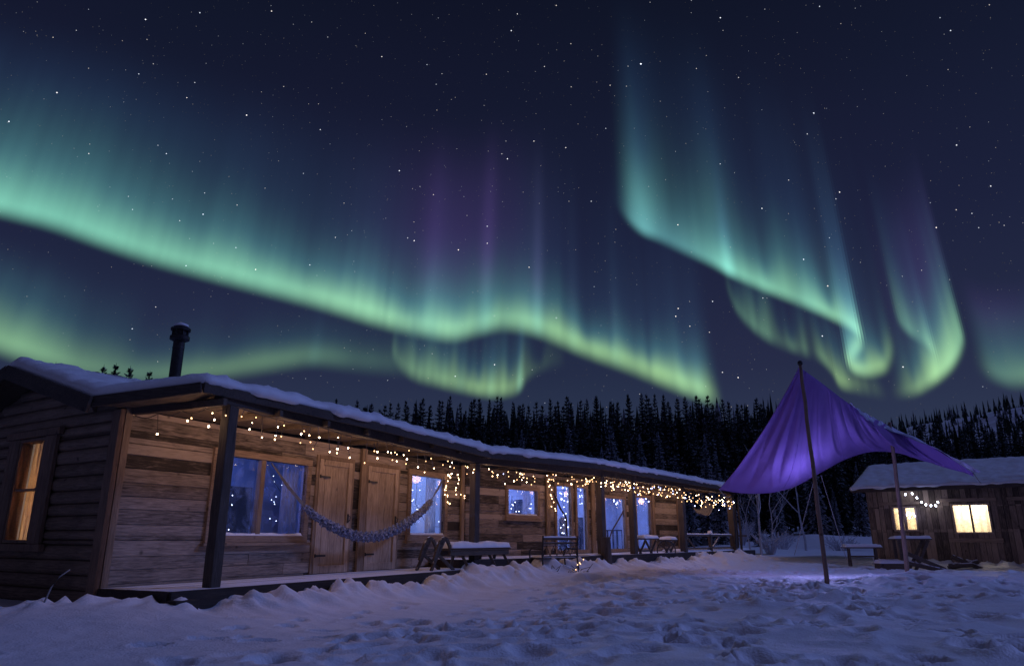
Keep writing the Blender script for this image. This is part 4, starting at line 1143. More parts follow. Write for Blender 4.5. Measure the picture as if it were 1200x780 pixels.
# plank bench with arched end on the deck front (local x along the porch)
bp = onwall(FB, 502, 660, -1.0)
pb = onwall(FA, 508, 664, -1.05); pe = on_line(590, PA2 - np.array((.5, .6)), PB6 - np.array((.5, .6)))[0]
angb = math.atan2(pe.y - pb.y, pe.x - pb.x); Lb = (Vector((pe.x, pe.y, 0)) - Vector((pb.x, pb.y, 0))).length
t = thing('bench', 'long snow-covered plank bench with an arched end, behind the second post', 'bench', (pb.x, pb.y, FLA), angb)
Hs = .44
local_box(t, 'seat', [(.25, Lb, -.22 + .15 * k, -.22 + .15 * k + .14, Hs - .05, Hs) for k in range(3)], M_FURN)
local_box(t, 'seat_rail', [(.3, Lb - .05, -.2, -.14, Hs - .16, Hs - .052), (.3, Lb - .05, .14, .2, Hs - .16, Hs - .052)], M_FURN)
for x in (.75, Lb - .75, Lb - .2):
    for s in (-1, 1):
        local_box(t, 'leg', [], M_FURN, bars=[((x, .08 * s, Hs - .06), (x + .12, .26 * s, 0.0), .06)])
bm = B()
for s in (-1, 1):
    pts = [(.28 - .42 * (1 - math.cos(a)) * .5 - .1, .2 * s, .02 + (Hs + .32) * math.sin(a)) for a in (0.02, .4, .8, 1.2, 1.57, 1.9, 2.2, 2.5)]
    pts = [(-.22 + .55 * (k / 7), .2 * s, .05 + .60 * math.sin(.25 + 2.35 * k / 7)) for k in range(8)]
    for a, b in zip(pts[:-1], pts[1:]): bar(bm, a, b, .05, .07)
    bar(bm, (-.15, .2 * s, .35), (.42, .2 * s, .0), .045, .06); bar(bm, (.08, .2 * s, .6), (-.3, .2 * s, .0), .05, .06)
obj('arched_end', bm, M_FURN, t, bevel=.006)
bm = B(); blob(bm, .3, Lb - .02, -.25, .26, Hs + .001, .11, seed=11, step=.04, edge=.09)
obj('seat_snow', bm, M_RSNOW, t, smooth=True)

# garden bench with scrollwork (its back to the yard)
c = at_z(656, 668, .16); gp = Vector((c.x, c.y, ground_z(c.x, c.y) - .02)); gp = at(656, 668, 18.2); gp.z = .02
t = thing('garden_bench', 'slatted garden bench with curled ironwork, standing in the snow against the deck', 'bench', gp, ANGB - .3)
WB = 1.05
local_box(t, 'seat', [(-WB / 2, WB / 2, .02 + .1 * k, .02 + .1 * k + .08, .44, .47) for k in range(5)], M_FURN)
for z in (.78, .88):
    local_box(t, 'back_slat', [(-WB / 2, WB / 2, -.04, -.01, z, z + .055)], M_FURN)
bm = B(); blob(bm, -WB / 2, WB / 2, -.05, .0, .936, .03, seed=2, step=.03, edge=.03); blob(bm, -WB / 2, WB / 2, .02, .5, .471, .04, seed=3, edge=.05)
obj('bench_snow', bm, M_RSNOW, t, smooth=True)
for s in (-1, 1):
    bm = B(); x = s * (WB / 2 + .02)
    tube(bm, [(x, -.1, -.05), (x, -.02, .45), (x, -.06, .98)], .022, 6); tube(bm, [(x, .5, -.05), (x, .46, .3), (x, .5, .62), (x, .4, .68), (x, -.03, .66)], .02, 6)
    obj('side_frame', bm, M_IRON, t)
bm = B()
for k in range(5):
    x0 = -WB / 2 + WB * (k + .5) / 5; s = 1 if k % 2 else -1
    tube(bm, [(x0 + s * .08 * math.cos(a) * (1 - a / 9), -.03, .62 + .075 * math.sin(a) * (1 - a / 9)) for a in [i * .5 for i in range(15)]], .009, 5)
    tube(bm, [(x0 - .1, -.03, .52), (x0, -.03, .74), (x0 + .1, -.03, .52)], .009, 5)
for z in (.5, .75): tube(bm, [(-WB / 2, -.03, z), (WB / 2, -.03, z)], .012, 5)
obj('scrollwork', bm, M_IRON, t)
# two cut wheel-like rings of brushwood leaning under the bench
def twig_pile(name, label, p, n, seed, w=.5, h=.35, mt=None, cat='brushwood'):
    rg = random.Random(seed); bm = B()
    for k in range(n):
        a = Vector((rg.uniform(-w, w), rg.uniform(-.15, .15), 0)); b = a + Vector((rg.uniform(-.4, .4), rg.uniform(-.2, .2), rg.uniform(.1, h)))
        m_ = a.lerp(b, .5) + Vector((rg.uniform(-.1, .1), 0, rg.uniform(0, .1)))
        tube(bm, [a, m_, b], .014, 5, .005)
    o = obj(name, bm, mt or M_FURN, None, Matrix.Translation(p)); tag(o, label, cat); return o
twig_pile('brushwood', 'tangle of frosty twigs under the garden bench', gp + Vector((0.05, -.25, -.02)), 34, 3)
dangling([gp + Vector((.25, -.3, .15)), gp + Vector((.45, -.3, .3)), gp + Vector((.55, -.2, .42))], 6, M_WARMB2, 'short run of warm lights caught on the garden bench', r=.011, seed=30, jit=.04)
# leaning bent branch before the tall panels
bm = B(); tube(bm, [onwall(FB, 649, 578, -.5), onwall(FB, 657, 596, -.5), onwall(FB, 663.5, 606, -.5), onwall(FB, 665, 634, -.5)], .035, 6, .02)
tag(obj('bent_branch', bm, M_POST, None), 'bent bare branch leaning in front of the first tall glass panel', 'branch')
bm = B(); tube(bm, [onwall(FB, 731, 598, -.6), onwall(FB, 717, 622, -.6), onwall(FB, 711, 640, -.6)], .025, 6, .018)
tag(obj('bare_branch', bm, M_POST, None), 'thin straight branch leaning by the glass door', 'branch')
# stump by the paired posts
c = at(711, 659, 21.0); c.z = ground_z(c.x, c.y)
bm = B(); lathe(bm, [(.16, -.1), (.15, .3), (.13, .72), (.14, .76), (.10, .78)], (0, 0, 0), 14)
s_ = obj('chopping_stump', bm, M_POST, None, Matrix.Translation(c)); tag(s_, 'dark upright stump squeezed between the paired posts', 'stump')
# small tables near the far posts
def trestle(p, ang, L_, D, H_, label, seed, cross=True):
    t = thing('trestle_table', label, 'table', p, ang)
    local_box(t, 'table_top', [(-L_ / 2, L_ / 2, -D / 2 + D / 4 * k, -D / 2 + D / 4 * (k + 1) - .01, H_ - .04, H_) for k in range(4)], M_FURN)
    bm = B(); blob(bm, -L_ / 2, L_ / 2, -D / 2, D / 2, H_ + .001, .08, seed=seed, edge=.07); obj('table_snow', bm, M_RSNOW, t, smooth=True)
    for s in (-1, 1):
        for k in (-1, 1):
            x = s * L_ * .36
            bar_ = ((x, k * D * .42 if cross else k * D * .3, H_ - .05), (x, -k * D * .45 if cross else k * D * .42, -.15), .055)
            local_box(t, 'leg', [], M_FURN, bars=[(Vector(bar_[0]) + Vector((.03 * k, 0, 0)), Vector(bar_[1]) + Vector((.03 * k, 0, 0)), .055)])
    local_box(t, 'stretcher', [(-L_ * .34, L_ * .34, -.02, .02, H_ * .45, H_ * .45 + .05)], M_FURN)
    return t
c = at(757, 648, 23.3); c.z = .22; trestle(c, ANGB, 1.0, .5, .72, 'small snow-topped trestle table just past the paired posts', 31)
c = at(784, 648, 25.0); c.z = .28; trestle(c, ANGB + .2, .8, .45, .62, 'small snowy table left of the fifth post', 32)
# old wheel by the second table
bm = B(); wc = at(781, 645, 24.3)
pts = [wc + Vector((.32 * math.cos(a), .1 * math.cos(a), .32 * math.sin(a))) for a in [i * math.pi / 10 for i in range(21)]]
tube(bm, pts, .018, 6)
for k in range(4):
    a = k * math.pi / 4; v = Vector((.32 * math.cos(a), .1 * math.cos(a), .32 * math.sin(a))); tube(bm, [wc - v, wc + v], .01, 5)
tag(obj('old_wheel', bm, M_IRON, None), 'old spoked wheel half buried beside the far tables', 'wheel')
# swing cloth under the far roof
bm = B(); a = onwall(FB, 826, 588, -.9); b = onwall(FB, 800, 610, -.9); rows = []
a = Vector(FB.w(14.3, -.7, 2.2)); b = Vector(FB.w(12.9, -.7, 1.75))
for i in range(13):
    s = i / 12; c = a.lerp(b, s); c.z -= .35 * math.sin(math.pi * s) * (1 - .4 * s)
    rows.append([bm.verts.new(c + FB.n * (k * .18) + Vector((0, 0, .35 * abs(k) ** 1.5 * .3 + .35 * (k + 1) * .35))) for k in (-1, -.5, 0, .5, 1)])
for i in range(12):
    for k in range(4): bm.faces.new((rows[i][k], rows[i + 1][k], rows[i + 1][k + 1], rows[i][k + 1]))
o = obj('hanging_seat', bm, plain('seat_cloth', (.12, .12, .17), .9), None, smooth=True); tag(o, 'slack grey hanging seat slung under the far end of the porch', 'hanging seat')
o.modifiers.new('thick', 'SOLIDIFY').thickness = .02

# bent rod in the snow at the front left
bm = B(); p0 = at(47, 722, 9.2); tube(bm, [p0 + Vector((-.0, 0, -.15)), at(52, 705, 9.2), at(60, 688, 9.25), at(70, 675, 9.3), at(82, 667, 9.4)], .014, 6, .008)
tag(obj('bent_rod', bm, M_ROPE, None, smooth=True), 'thin dark bent rod sticking out of the snow before the gable wall', 'rod')

# ================================================================== TARP
def tarp():
    peak = at(937, 430, 15.0); q2 = at(1042, 499, 20.5); rc = at(1141, 554, 19.0)
    t = thing('tarp_canopy', 'purple cloth canopy pitched between two bare poles in the yard', 'canopy', (6.28, 15.0, 0))
    f1 = at(970, 688, 15.0); f1.z = ground_z(f1.x, f1.y) ; f2 = at(1063, 668, 20.5)
    T = interp([tuple(peak), tuple(at(962, 448, 16.3)), tuple(at(1000, 476, 18.3)), tuple(q2), tuple(at(1088, 521, 20.0)), tuple(rc)], .02)
    Bq = [(843, 573, 22), (868, 577, 22), (900, 577, 21.8), (930, 570, 21.7), (960, 554, 21.7), (990, 538, 21.9), (1020, 529, 22), (1050, 530, 22), (1080, 538, 21.4), (1110, 548, 20.4), (1140, 555, 19.0)]
    Bc = interp([tuple(at(*b)) for b in Bq], .02)
    nu, nv = 190, 60; V = np.zeros((nu, nv, 3))
    Pk = np.array(peak)
    for i in range(nu):
        u = i / (nu - 1); tu = u ** 1.7
        a = T[int(round(tu * (len(T) - 1)))]; b = Bc[int(round(u * (len(Bc) - 1)))]
        for j in range(nv):
            v = j / (nv - 1)
            p = a * (1 - v) + b * v
            sag = 4 * v * (1 - v)
            p = p + np.array((0, 0, -1)) * sag * (.55 * smooth(np.array(u), 0, .22) * (1 - u) + .10) + np.array((.25, .3, 0)) * sag * (1 - u) * .35
            am = math.sin(math.pi * v) ** .6 * (1 - .2 * u)
            fold = .035 * math.sin(44 * u ** .8 + 2.2 * math.sin(3 * v + 4 * u)) * (.35 + .65 * smooth(np.array(u), .12, .4)) + .016 * math.sin(97 * u + 3 * v + 2 * math.sin(9 * u)) + .03 * math.sin(7 * v + 9 * u) * .7 + .045 * (1 - abs(math.sin(21 * u + .9 * math.sin(4 * v)))) ** 4 - .035 * (1 - abs(math.sin(34 * u + 1 + .6 * math.sin(5 * v)))) ** 5
            p = p + np.array((-.35, -.75, -.4)) * fold * am * 2.1
            V[i, j] = p
    F = [(i * nv + j, (i + 1) * nv + j, (i + 1) * nv + j + 1, i * nv + j + 1) for i in range(nu - 1) for j in range(nv - 1)]
    m = bpy.data.materials.new('purple_cloth'); m.use_nodes = True; nt = m.node_tree; N, L = nt.nodes.new, nt.links.new
    nt.nodes.remove(nt.nodes['Principled BSDF'])
    tc = N('ShaderNodeTexCoord'); nz = N('ShaderNodeTexNoise'); nz.inputs['Scale'].default_value = 1.3; nz.inputs['Detail'].default_value = 5
    L(tc.outputs['Object'], nz.inputs['Vector'])
    mx = N('ShaderNodeMix'); mx.data_type = 'RGBA'; L(nz.outputs[0], mx.inputs[0]); mx.inputs[6].default_value = (.30, .17, .52, 1); mx.inputs[7].default_value = (.43, .27, .66, 1)
    d = N('ShaderNodeBsdfDiffuse'); tl = N('ShaderNodeBsdfTranslucent'); L(mx.outputs[2], d.inputs[0]); L(mx.outputs[2], tl.inputs[0])
    nb = N('ShaderNodeTexNoise'); nb.inputs['Scale'].default_value = 6; nb.inputs['Detail'].default_value = 6; L(tc.outputs['Object'], nb.inputs['Vector'])
    bpn = N('ShaderNodeBump'); bpn.inputs['Strength'].default_value = .35; bpn.inputs['Distance'].default_value = .05; L(nb.outputs[0], bpn.inputs['Height']); L(bpn.outputs[0], d.inputs['Normal'])
    ms = N('ShaderNodeMixShader'); ms.inputs[0].default_value = .4; L(d.outputs[0], ms.inputs[1]); L(tl.outputs[0], ms.inputs[2]); L(ms.outputs[0], nt.nodes['Material Output'].inputs[0])
    o = obj('cloth', (V.reshape(-1, 3), F), m, t, Matrix.Identity(4), smooth=True)
    o.modifiers.new('thick', 'SOLIDIFY').thickness = .004
    # narrow outer flap along the ridge towards the pegged corner
    vs = []; n = 60
    for i in range(n):
        s = .42 + .58 * i / (n - 1); a = T[int(round(s * (len(T) - 1)))]
        w = .30 * math.sin(math.pi * min(1, (i / (n - 1)) * .9 + .12)) 
        for k in range(4):
            q = k / 3; vs.append((a[0] - .18 * q * w / .3, a[1] - .32 * q, a[2] + .012 - w * q * .75 + .02 * math.sin(i * .9 + k)))
    fs = [(i * 4 + k, (i + 1) * 4 + k, (i + 1) * 4 + k + 1, i * 4 + k + 1) for i in range(n - 1) for k in range(3)]
    o = obj('outer_flap', (vs, fs), plain('frosted_cloth', (.42, .43, .62), .9, noise=.3, scale=5), t, Matrix.Identity(4), smooth=True, label='frosted grey outer flap')
    o.modifiers.new('thick', 'SOLIDIFY').thickness = .004
    for ui in (38, 84, 132):
        bm = B(); tube(bm, [Vector(V[min(nu - 1, ui), j]) + Vector((-.004, -.012, -.006)) for j in range(0, nv, 2)], .009, 4); obj('seam', bm, M_WIRE if False else m, t, Matrix.Identity(4))
    # hem rope
    bm = B(); tube(bm, [Vector(Bc[int(k * (len(Bc) - 1) / 60)]) for k in range(61)], .012, 5); tube(bm, [Vector(V[0, j]) for j in range(0, nv, 3)] + [Vector(V[0, -1])], .012, 5)
    obj('hem', bm, m, t, Matrix.Identity(4))
    mp = wood('pole_wood', (.13, .085, .07), (.36, .24, .19), 'z', vary=.2)
    def pole(a, b, r, seed):
        rg = random.Random(seed); pts = []
        for k in range(12):
            s = k / 11; pts.append(a.lerp(b, s) + Vector((rg.uniform(-.008, .008), rg.uniform(-.008, .008), 0)))
        bm = B(); tube(bm, pts, r, 10, r * .75); return obj('pole', bm, mp, t, Matrix.Identity(4), smooth=True)
    pole(Vector((f1.x, f1.y, f1.z - .15)), peak + Vector((0, -.05, .06)), .047, 1)
    pole(Vector((f2.x, f2.y, ground_z(f2.x, f2.y) - .15)), q2 + Vector((0, -.05, .1)), .062, 2)
    bm = B(); lathe(bm, [(.05, 0), (.055, .02), (.05, .07), (.02, .09)], tuple(peak + Vector((0, -.05, .04))), 12); obj('pole_cap', bm, M_IRON, t, Matrix.Identity(4))
    # guy ropes
    lc = Vector(Bc[0])
    def rope(a, b, r=.012, sg=.0):
        bm = B(); tube(bm, [a.lerp(b, k / 8) + Vector((0, 0, -sg * math.sin(math.pi * k / 8))) for k in range(9)], r, 5); obj('guy_rope', bm, M_ROPE, t, Matrix.Identity(4))
    rope(lc, p6 + Vector((0, -.15, 2.55)), .014, .12)
    rope(at(954, 562, 21.6), at(931, 650, 22.6), .010); rope(at(962, 556, 21.6), at(992, 655, 22.4), .011)
    rope(rc, at(1190, 640, 17.0) * 1.0, .001) if False else None
    e = FR.w(FR.hit(1150, 560)[0], -.4, 2.75); rope(rc, Vector(e), .012, .03)
    return V
tarpV = tarp()
# lantern light under the canopy: a short chain of cold bulbs
dangling([at(925, 546, 20.6), at(940, 547, 20.4), at(960, 543, 20.2)], 9, M_COOLB, 'short chain of violet lights strung under the canopy', r=.016, seed=41, jit=.03)
lamp('canopy_lamp', at(950, 605, 18.6), 62, (.38, .36, 1.0), .12)
lamp('canopy_lamp', at(978, 588, 18.6), 42, (.36, .40, 1.0), .12)

# ================================================================== right cabin
cabin = thing('board_cabin', 'small dark board cabin with two warm lit windows and a snowy roof', 'cabin', FR.w(0, 0))
def rz(px, py): return FR.hit(px, py)
c1 = opening(FR, [(1047, 596), (1072, 594), (1050, 620), (1074, 620)])
c2 = opening(FR, [(1116, 592), (1157, 591), (1121, 623), (1162, 623)])
print('CABIN', c1, c2)
XR = 9.5; TOPR = 2.72
obj('wall', board_wall(0, XR, .0, TOPR, [c1, c2], .19, 12, rough=.03), M_BOARD, cabin, FR.M, bevel=.005)
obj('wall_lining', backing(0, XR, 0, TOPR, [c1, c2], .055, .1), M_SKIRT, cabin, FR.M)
bm = board_wall(.05, 4.5, .0, TOPR, [], .2, 14)
obj('side_wall', bm, M_BOARD, cabin, FR.M @ Matrix.Rotation(math.pi / 2, 4, 'Z') @ Matrix.Translation((0, 0, 0)), bevel=.005)
for c, nx, lb in ((c1, 2, 'narrow lit window behind the second canopy pole'), (c2, 2, 'wide bright lit window of two panes')):
    w = window(FR, cabin, c, nx=nx, fw=.06, sash=.03 if c is c2 else .05, sill=False, fmat=M_DOOR, proud=.03, label=lb)
bm = B()
box(bm, c2[0] - .35, c2[1] + .3, -.09, -.032, c2[3] + .12, c2[3] + .24)
box(bm, c1[0] - .45, c1[1] + .2, -.09, -.032, c1[3] + .12, c1[3] + .22)
x3 = FR.hit(1180, 585)[0]; box(bm, x3, x3 + 2.2, -.09, -.032, c2[3] + .12, c2[3] + .24)
obj('lintel', bm, M_TRIMX, cabin, FR.M, bevel=.006)
bm = B(); box(bm, c2[0] - .25, c2[1] + .3, -.1, -.032, c2[2] - .34, c2[2] - .2)
obj('window_ledge', bm, M_TRIMX, cabin, FR.M, bevel=.006)
# warm room behind the windows
M_WROOM = plain('warm_room', (.80, .70, .52), .8, noise=.25, scale=3)
bm = B(); box(bm, .2, 8.5, 1.6, 1.65, 0, 2.6); box(bm, .2, .25, .11, 1.598, 0, 2.6); box(bm, .252, 8.5, .11, 1.598, 2.55, 2.6); box(bm, .252, 8.5, .11, 1.598, .1, .15); box(bm, 8.5, 8.55, .11, 1.598, 0, 2.6)
obj('interior_wall', bm, M_WROOM, cabin, FR.M)
xc = (c2[0] + c2[1]) / 2
lamp('warm_room_lamp', FR.w(xc, .8, 2.2), 120, (1.0, .82, .58), .12)
lamp('warm_room_lamp', FR.w((c1[0] + c1[1]) / 2, .8, 2.2), 60, (1.0, .78, .50), .12)
# thin net curtains
M_NET = bpy.data.materials.new('net_curtain'); M_NET.use_nodes = True; _t = M_NET.node_tree; _t.nodes.remove(_t.nodes['Principled BSDF'])
_d = _t.nodes.new('ShaderNodeBsdfTransparent'); _l = _t.nodes.new('ShaderNodeBsdfTranslucent'); _l.inputs[0].default_value = (.9, .82, .65, 1)
_n = _t.nodes.new('ShaderNodeTexNoise'); _n.inputs['Scale'].default_value = 7; _n.inputs['Detail'].default_value = 6
_c = _t.nodes.new('ShaderNodeTexCoord'); _t.links.new(_c.outputs['Object'], _n.inputs['Vector'])
_r = _t.nodes.new('ShaderNodeMapRange'); _r.inputs[1].default_value = .35; _r.inputs[2].default_value = .6; _r.inputs[3].default_value = .45; _r.inputs[4].default_value = 1
_t.links.new(_n.outputs[0], _r.inputs[0])
_m = _t.nodes.new('ShaderNodeMixShader'); _t.links.new(_r.outputs[0], _m.inputs[0]); _t.links.new(_d.outputs[0], _m.inputs[1]); _t.links.new(_l.outputs[0], _m.inputs[2]); _t.links.new(_m.outputs[0], _t.nodes['Material Output'].inputs[0])
for c in (c1, c2):
    bm = B(); rows = []
    for k in range(41):
        x = c[0] - .05 + (c[1] - c[0] + .1) * k / 40; dy = .02 * math.sin(30 * x)
        rows.append((bm.verts.new((x, .16 + dy, c[2] - .05)), bm.verts.new((x, .16 + dy, c[3] + .05))))
    for a, b in zip(rows[:-1], rows[1:]): bm.faces.new((a[0], b[0], b[1], a[1]))
    o = obj('net_curtain', bm, M_NET, cabin, FR.M, smooth=True)
# roof
def rst(x, dy=0):
    z = FR.hit(1000, 568)[1]
    return [tuple(FR.w(x, -.45 , 2.70 )), tuple(FR.w(x, .0, 2.83)), tuple(FR.w(x, 3.0, 3.75)), tuple(FR.w(x, 6.0, 2.85))]
RS = [rst(-.45), rst(3), rst(6.5), rst(XR + .4)]
top = loft(RS, 9, 11); bot = top.copy(); bot[..., 2] -= .08
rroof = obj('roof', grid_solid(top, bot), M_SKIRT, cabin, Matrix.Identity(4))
obj('roof_snow', snow_layer(loft(RS, 150, 90), 0.13, 71, edge=.25, over=.07), M_RSNOW, rroof, Matrix.Identity(4), smooth=True)
bm = B(); a = Vector(RS[0][0]); b = Vector(RS[-1][0]); n = -FR.n
bar(bm, a + n * .017 + Vector((0, 0, -.06)), b + n * .017 + Vector((0, 0, -.06)), .03, .13)
obj('fascia', bm, M_BEAM, rroof, Matrix.Identity(4), bevel=.006)
pts = [onwall(FR, px, py, -.25) for px, py in ((1055, 576), (1057, 572), (1062, 571), (1068, 578), (1074, 584), (1081, 589), (1088, 592), (1096, 592), (1101, 588))]
bl = [(onwall(FR, px, py, -.25), M_WHITEB, .035) for px, py in ((1057, 573), (1063, 571), (1069, 578), (1074.5, 583), (1080, 588), (1085, 591), (1091, 592), (1096.5, 592), (1099, 588), (1061, 579))]
light_string('cold blue-white light string swagged between pole and lit cabin window', pts, [], bl)
bl = [(onwall(FR, px, py, -.2), M_COOLB, .03) for px, py in ((1063, 603), (1067, 602), (1070, 601), (1064, 600), (1072, 604), (1066, 606))]
light_string('small blue light tangle at the narrow cabin window', [b[0] for b in bl], [], bl)
lamp('string_glow', onwall(FR, 1080, 584, -.5), 2.0, (.5, .55, 1.0), .08)

# tables and timber in the snow by the cabin
c = at(1012, 660, 24.5); c.z = ground_z(c.x, c.y)
trestle(c, -.15, 1.15, .55, .58, 'low snow-topped trestle table left of the second canopy pole', 51, cross=False)
c = at(1071, 664, 23.6); c.z = ground_z(c.x, c.y)
t = thing('picnic_table', 'broken wooden picnic table on slanted legs, right beside the second canopy pole', 'table', c, -.12)
local_box(t, 'table_top', [(-.55, .55, -.3 + .15 * k, -.3 + .15 * k + .14, .9, .94) for k in range(4)], M_FURN)
bm = B(); blob(bm, -.55, .55, -.3, .3, .941, .07, seed=8, edge=.06); obj('table_snow', bm, M_RSNOW, t, smooth=True)
local_box(t, 'leg', [], M_FURN, bars=[((-.42, -.2, .9), (-.36, -.2, -.1), .08)]); local_box(t, 'leg', [], M_FURN, bars=[((-.42, .2, .9), (-.4, .2, -.1), .08)])
local_box(t, 'leg', [], M_FURN, bars=[((.46, -.2, .9), (-.05, -.25, .0), .08)]); local_box(t, 'leg', [], M_FURN, bars=[((.46, .2, .9), (-.05, .25, .0), .08)])
local_box(t, 'brace', [], M_FURN, bars=[((-.4, -.32, .55), (.75, -.42, .02), .05, .12)])
c = at(1043, 662, 23.4); c.z = ground_z(c.x, c.y)
t = thing('log_box', 'low snow-capped box between the low table and the pole', 'box', c, -.1)
local_box(t, 'side_board', [(-.38, .38, -.25, -.22, -.1, .2), (-.38, .38, .22, .25, -.1, .2), (-.38, -.35, -.218, .218, -.1, .2), (.35, .38, -.218, .218, -.1, .2), (-.345, .345, -.215, .215, .1, .15)], M_FURN)
bm = B(); blob(bm, -.4, .4, -.27, .27, .201, .10, seed=9, edge=.09); obj('snow_cap', bm, M_RSNOW, t, smooth=True)
for k, (px, py, Yv, dx, dz, lb) in enumerate(((1086, 662, 23.2, .5, -.12, 'snowy plank lying right of the picnic table'), (1127, 654, 24.0, .42, .1, 'dark log leaning under the wide cabin window'), (1134, 652, 23.9, .45, -.22, 'log with a snow stripe lying under the wide cabin window'), (1124, 657, 23.8, .3, .02, 'short thick log nearest the yard under the wide cabin window'))):
    c = at(px, py, Yv); c.z = ground_z(c.x, c.y) + .12; bm = B()
    tube(bm, [c + Vector((-dx, .1, -dz)), c + Vector((dx, -.15, dz))], .075, 10)
    o = obj('log', bm, M_FURN, None); tag(o, lb, 'log')

# poles leaning beside the last post, small bare frosty trees
def stick(a, b, r, label, name='leaning_pole'):
    bm = B(); tube(bm, [a, a.lerp(b, .5) + Vector((.02, 0, .02)), b], r, 7, r * .7); o = obj(name, bm, M_POST, None, smooth=True); tag(o, label, 'pole')
stick(at(870, 656, 29.0), at(864, 583, 29.3), .05, 'thin pole leaning right of the last porch post')
stick(at(866, 655, 29.8), at(861, 590, 29.9), .04, 'thinner pole close against the last porch post')

M_FROSTB = wood('frosty_bark', (.35, .36, .42), (.62, .64, .72), 'z', vary=.2, frost=.5)
def bare_tree(p, H_, seed, label, spread=.55):
    rg = random.Random(seed); bm = B()
    def grow(a, d, L_, r, lv):
        pts = [a]; c = a.copy(); dd = d.copy()
        for k in range(5):
            dd = (dd + Vector((rg.uniform(-.22, .22), rg.uniform(-.22, .22), rg.uniform(-.05, .15)))).normalized(); c = c + dd * L_ / 5; pts.append(c.copy())
            if lv < 3 and k >= 1 and rg.random() < .8:
                nd = (dd + Vector((rg.uniform(-1, 1), rg.uniform(-1, 1), rg.uniform(-.1, .5))) * spread * 1.5).normalized(); grow(c.copy(), nd, L_ * rg.uniform(.4, .65), r * .5, lv + 1)
        tube(bm, pts, r, 5 if lv < 2 else 4, r * .3)
    grow(Vector((0, 0, -.1)), Vector((rg.uniform(-.15, .15), 0, 1)).normalized(), H_, .06 * H_ / 3, 0)
    o = obj('bare_sapling', bm, M_FROSTB, None, Matrix.Translation(p)); tag(o, label, 'sapling'); return o
for px, py, Yv, H_, sd, lb in ((893, 655, 30.5, 2.9, 1, 'frosted leafless sapling with crooked branches right of the last porch post'), (905, 652, 33, 2.2, 5, 'smaller frosted sapling behind the crooked one'),
                               (880, 655, 33.5, 1.9, 9, 'low frosted sapling close behind the leaning poles'), (945, 650, 35, 3.2, 12, 'frosted sapling behind the canopy guy ropes')):
    c = at(px, py, Yv); c.z = ground_z(c.x, c.y); bare_tree(c, H_, sd, lb)
def bush(p, n, w, h, seed, label):
    rg = random.Random(seed); bm = B()
    for k in range(n):
        a = rg.uniform(0, 6.28); r0 = rg.uniform(0, .2) * w; b = Vector((math.cos(a) * r0, math.sin(a) * r0, 0)); d = Vector((math.cos(a) * w * rg.uniform(.2, 1), math.sin(a) * w * rg.uniform(.2, 1), h * rg.uniform(.5, 1)))
        e = b + d; mid = b + d * .5 + Vector((0, 0, h * .15)); tube(bm, [b, mid, e], .026, 4, .012)
        for _ in range(3):
            s = b.lerp(e, rg.uniform(.4, .95)); tube(bm, [s, s + Vector((rg.uniform(-.25, .25), rg.uniform(-.25, .25), rg.uniform(.05, .3)))], .016, 3, .009)
    o = obj('frosty_bush', bm, M_FROSTB, None, Matrix.Translation(p)); tag(o, label, 'bush')
for px, Yv, w_, h_, sd, lb in ((902, 31.5, .8, 1.0, 7, 'frosted bush at the foot of the crooked sapling'), (915, 37, .9, 1.2, 1, 'frosted bush on the drift left of the guy ropes'), (985, 36, .8, 1.0, 3, 'frosted bush behind the low trestle table'), (868, 38, .8, 1.4, 4, 'frosted bush seen through the end of the porch')):
    d = ray(px, 640); xx = d.x / d.y * Yv; bush(Vector((xx, Yv, ground_z(xx, Yv) - .05)), 34, w_, h_, sd, lb)

# ================================================================== spruce forest
def needles(name, frost, dark=(.012, .02, .016), light=(.035, .055, .042)):
    m, t, b = mat(name); N, L = t.nodes.new, t.links.new
    tc = N('ShaderNodeTexCoord'); n = N('ShaderNodeTexNoise'); n.inputs['Scale'].default_value = 1.5; n.inputs['Detail'].default_value = 5; L(tc.outputs['Object'], n.inputs['Vector'])
    mx = N('ShaderNodeMix'); mx.data_type = 'RGBA'; L(n.outputs[0], mx.inputs[0]); mx.inputs[6].default_value = (*dark, 1); mx.inputs[7].default_value = (*light, 1)
    g_ = N('ShaderNodeNewGeometry')
    n2 = N('ShaderNodeTexNoise'); n2.inputs['Scale'].default_value = 2.3; n2.inputs['Detail'].default_value = 3; L(tc.outputs['Object'], n2.inputs['Vector'])
    ri = N('ShaderNodeMath'); ri.operation = 'MULTIPLY_ADD'; ri.inputs[1].default_value = .6; L(g_.outputs['Random Per Island'], ri.inputs[0]); L(n2.outputs[0], ri.inputs[2])
    mr = N('ShaderNodeMapRange'); mr.inputs[1].default_value = .95 - frost; mr.inputs[2].default_value = 1.15 - frost; mr.inputs[4].default_value = .8; L(ri.outputs[0], mr.inputs[0])
    m2 = N('ShaderNodeMix'); m2.data_type = 'RGBA'; L(mr.outputs[0], m2.inputs[0]); L(mx.outputs[2], m2.inputs[6]); m2.inputs[7].default_value = (.42, .45, .55, 1)
    L(m2.outputs[2], b.inputs['Base Color']); b.inputs['Roughness'].default_value = .9; b.inputs['Specular IOR Level'].default_value = .1
    return m
M_NEED = needles('spruce_needles', .02); M_NEEDF = needles('frosted_needles', .30)
M_BARK = plain('bark', (.05, .038, .03), .9, noise=.3)
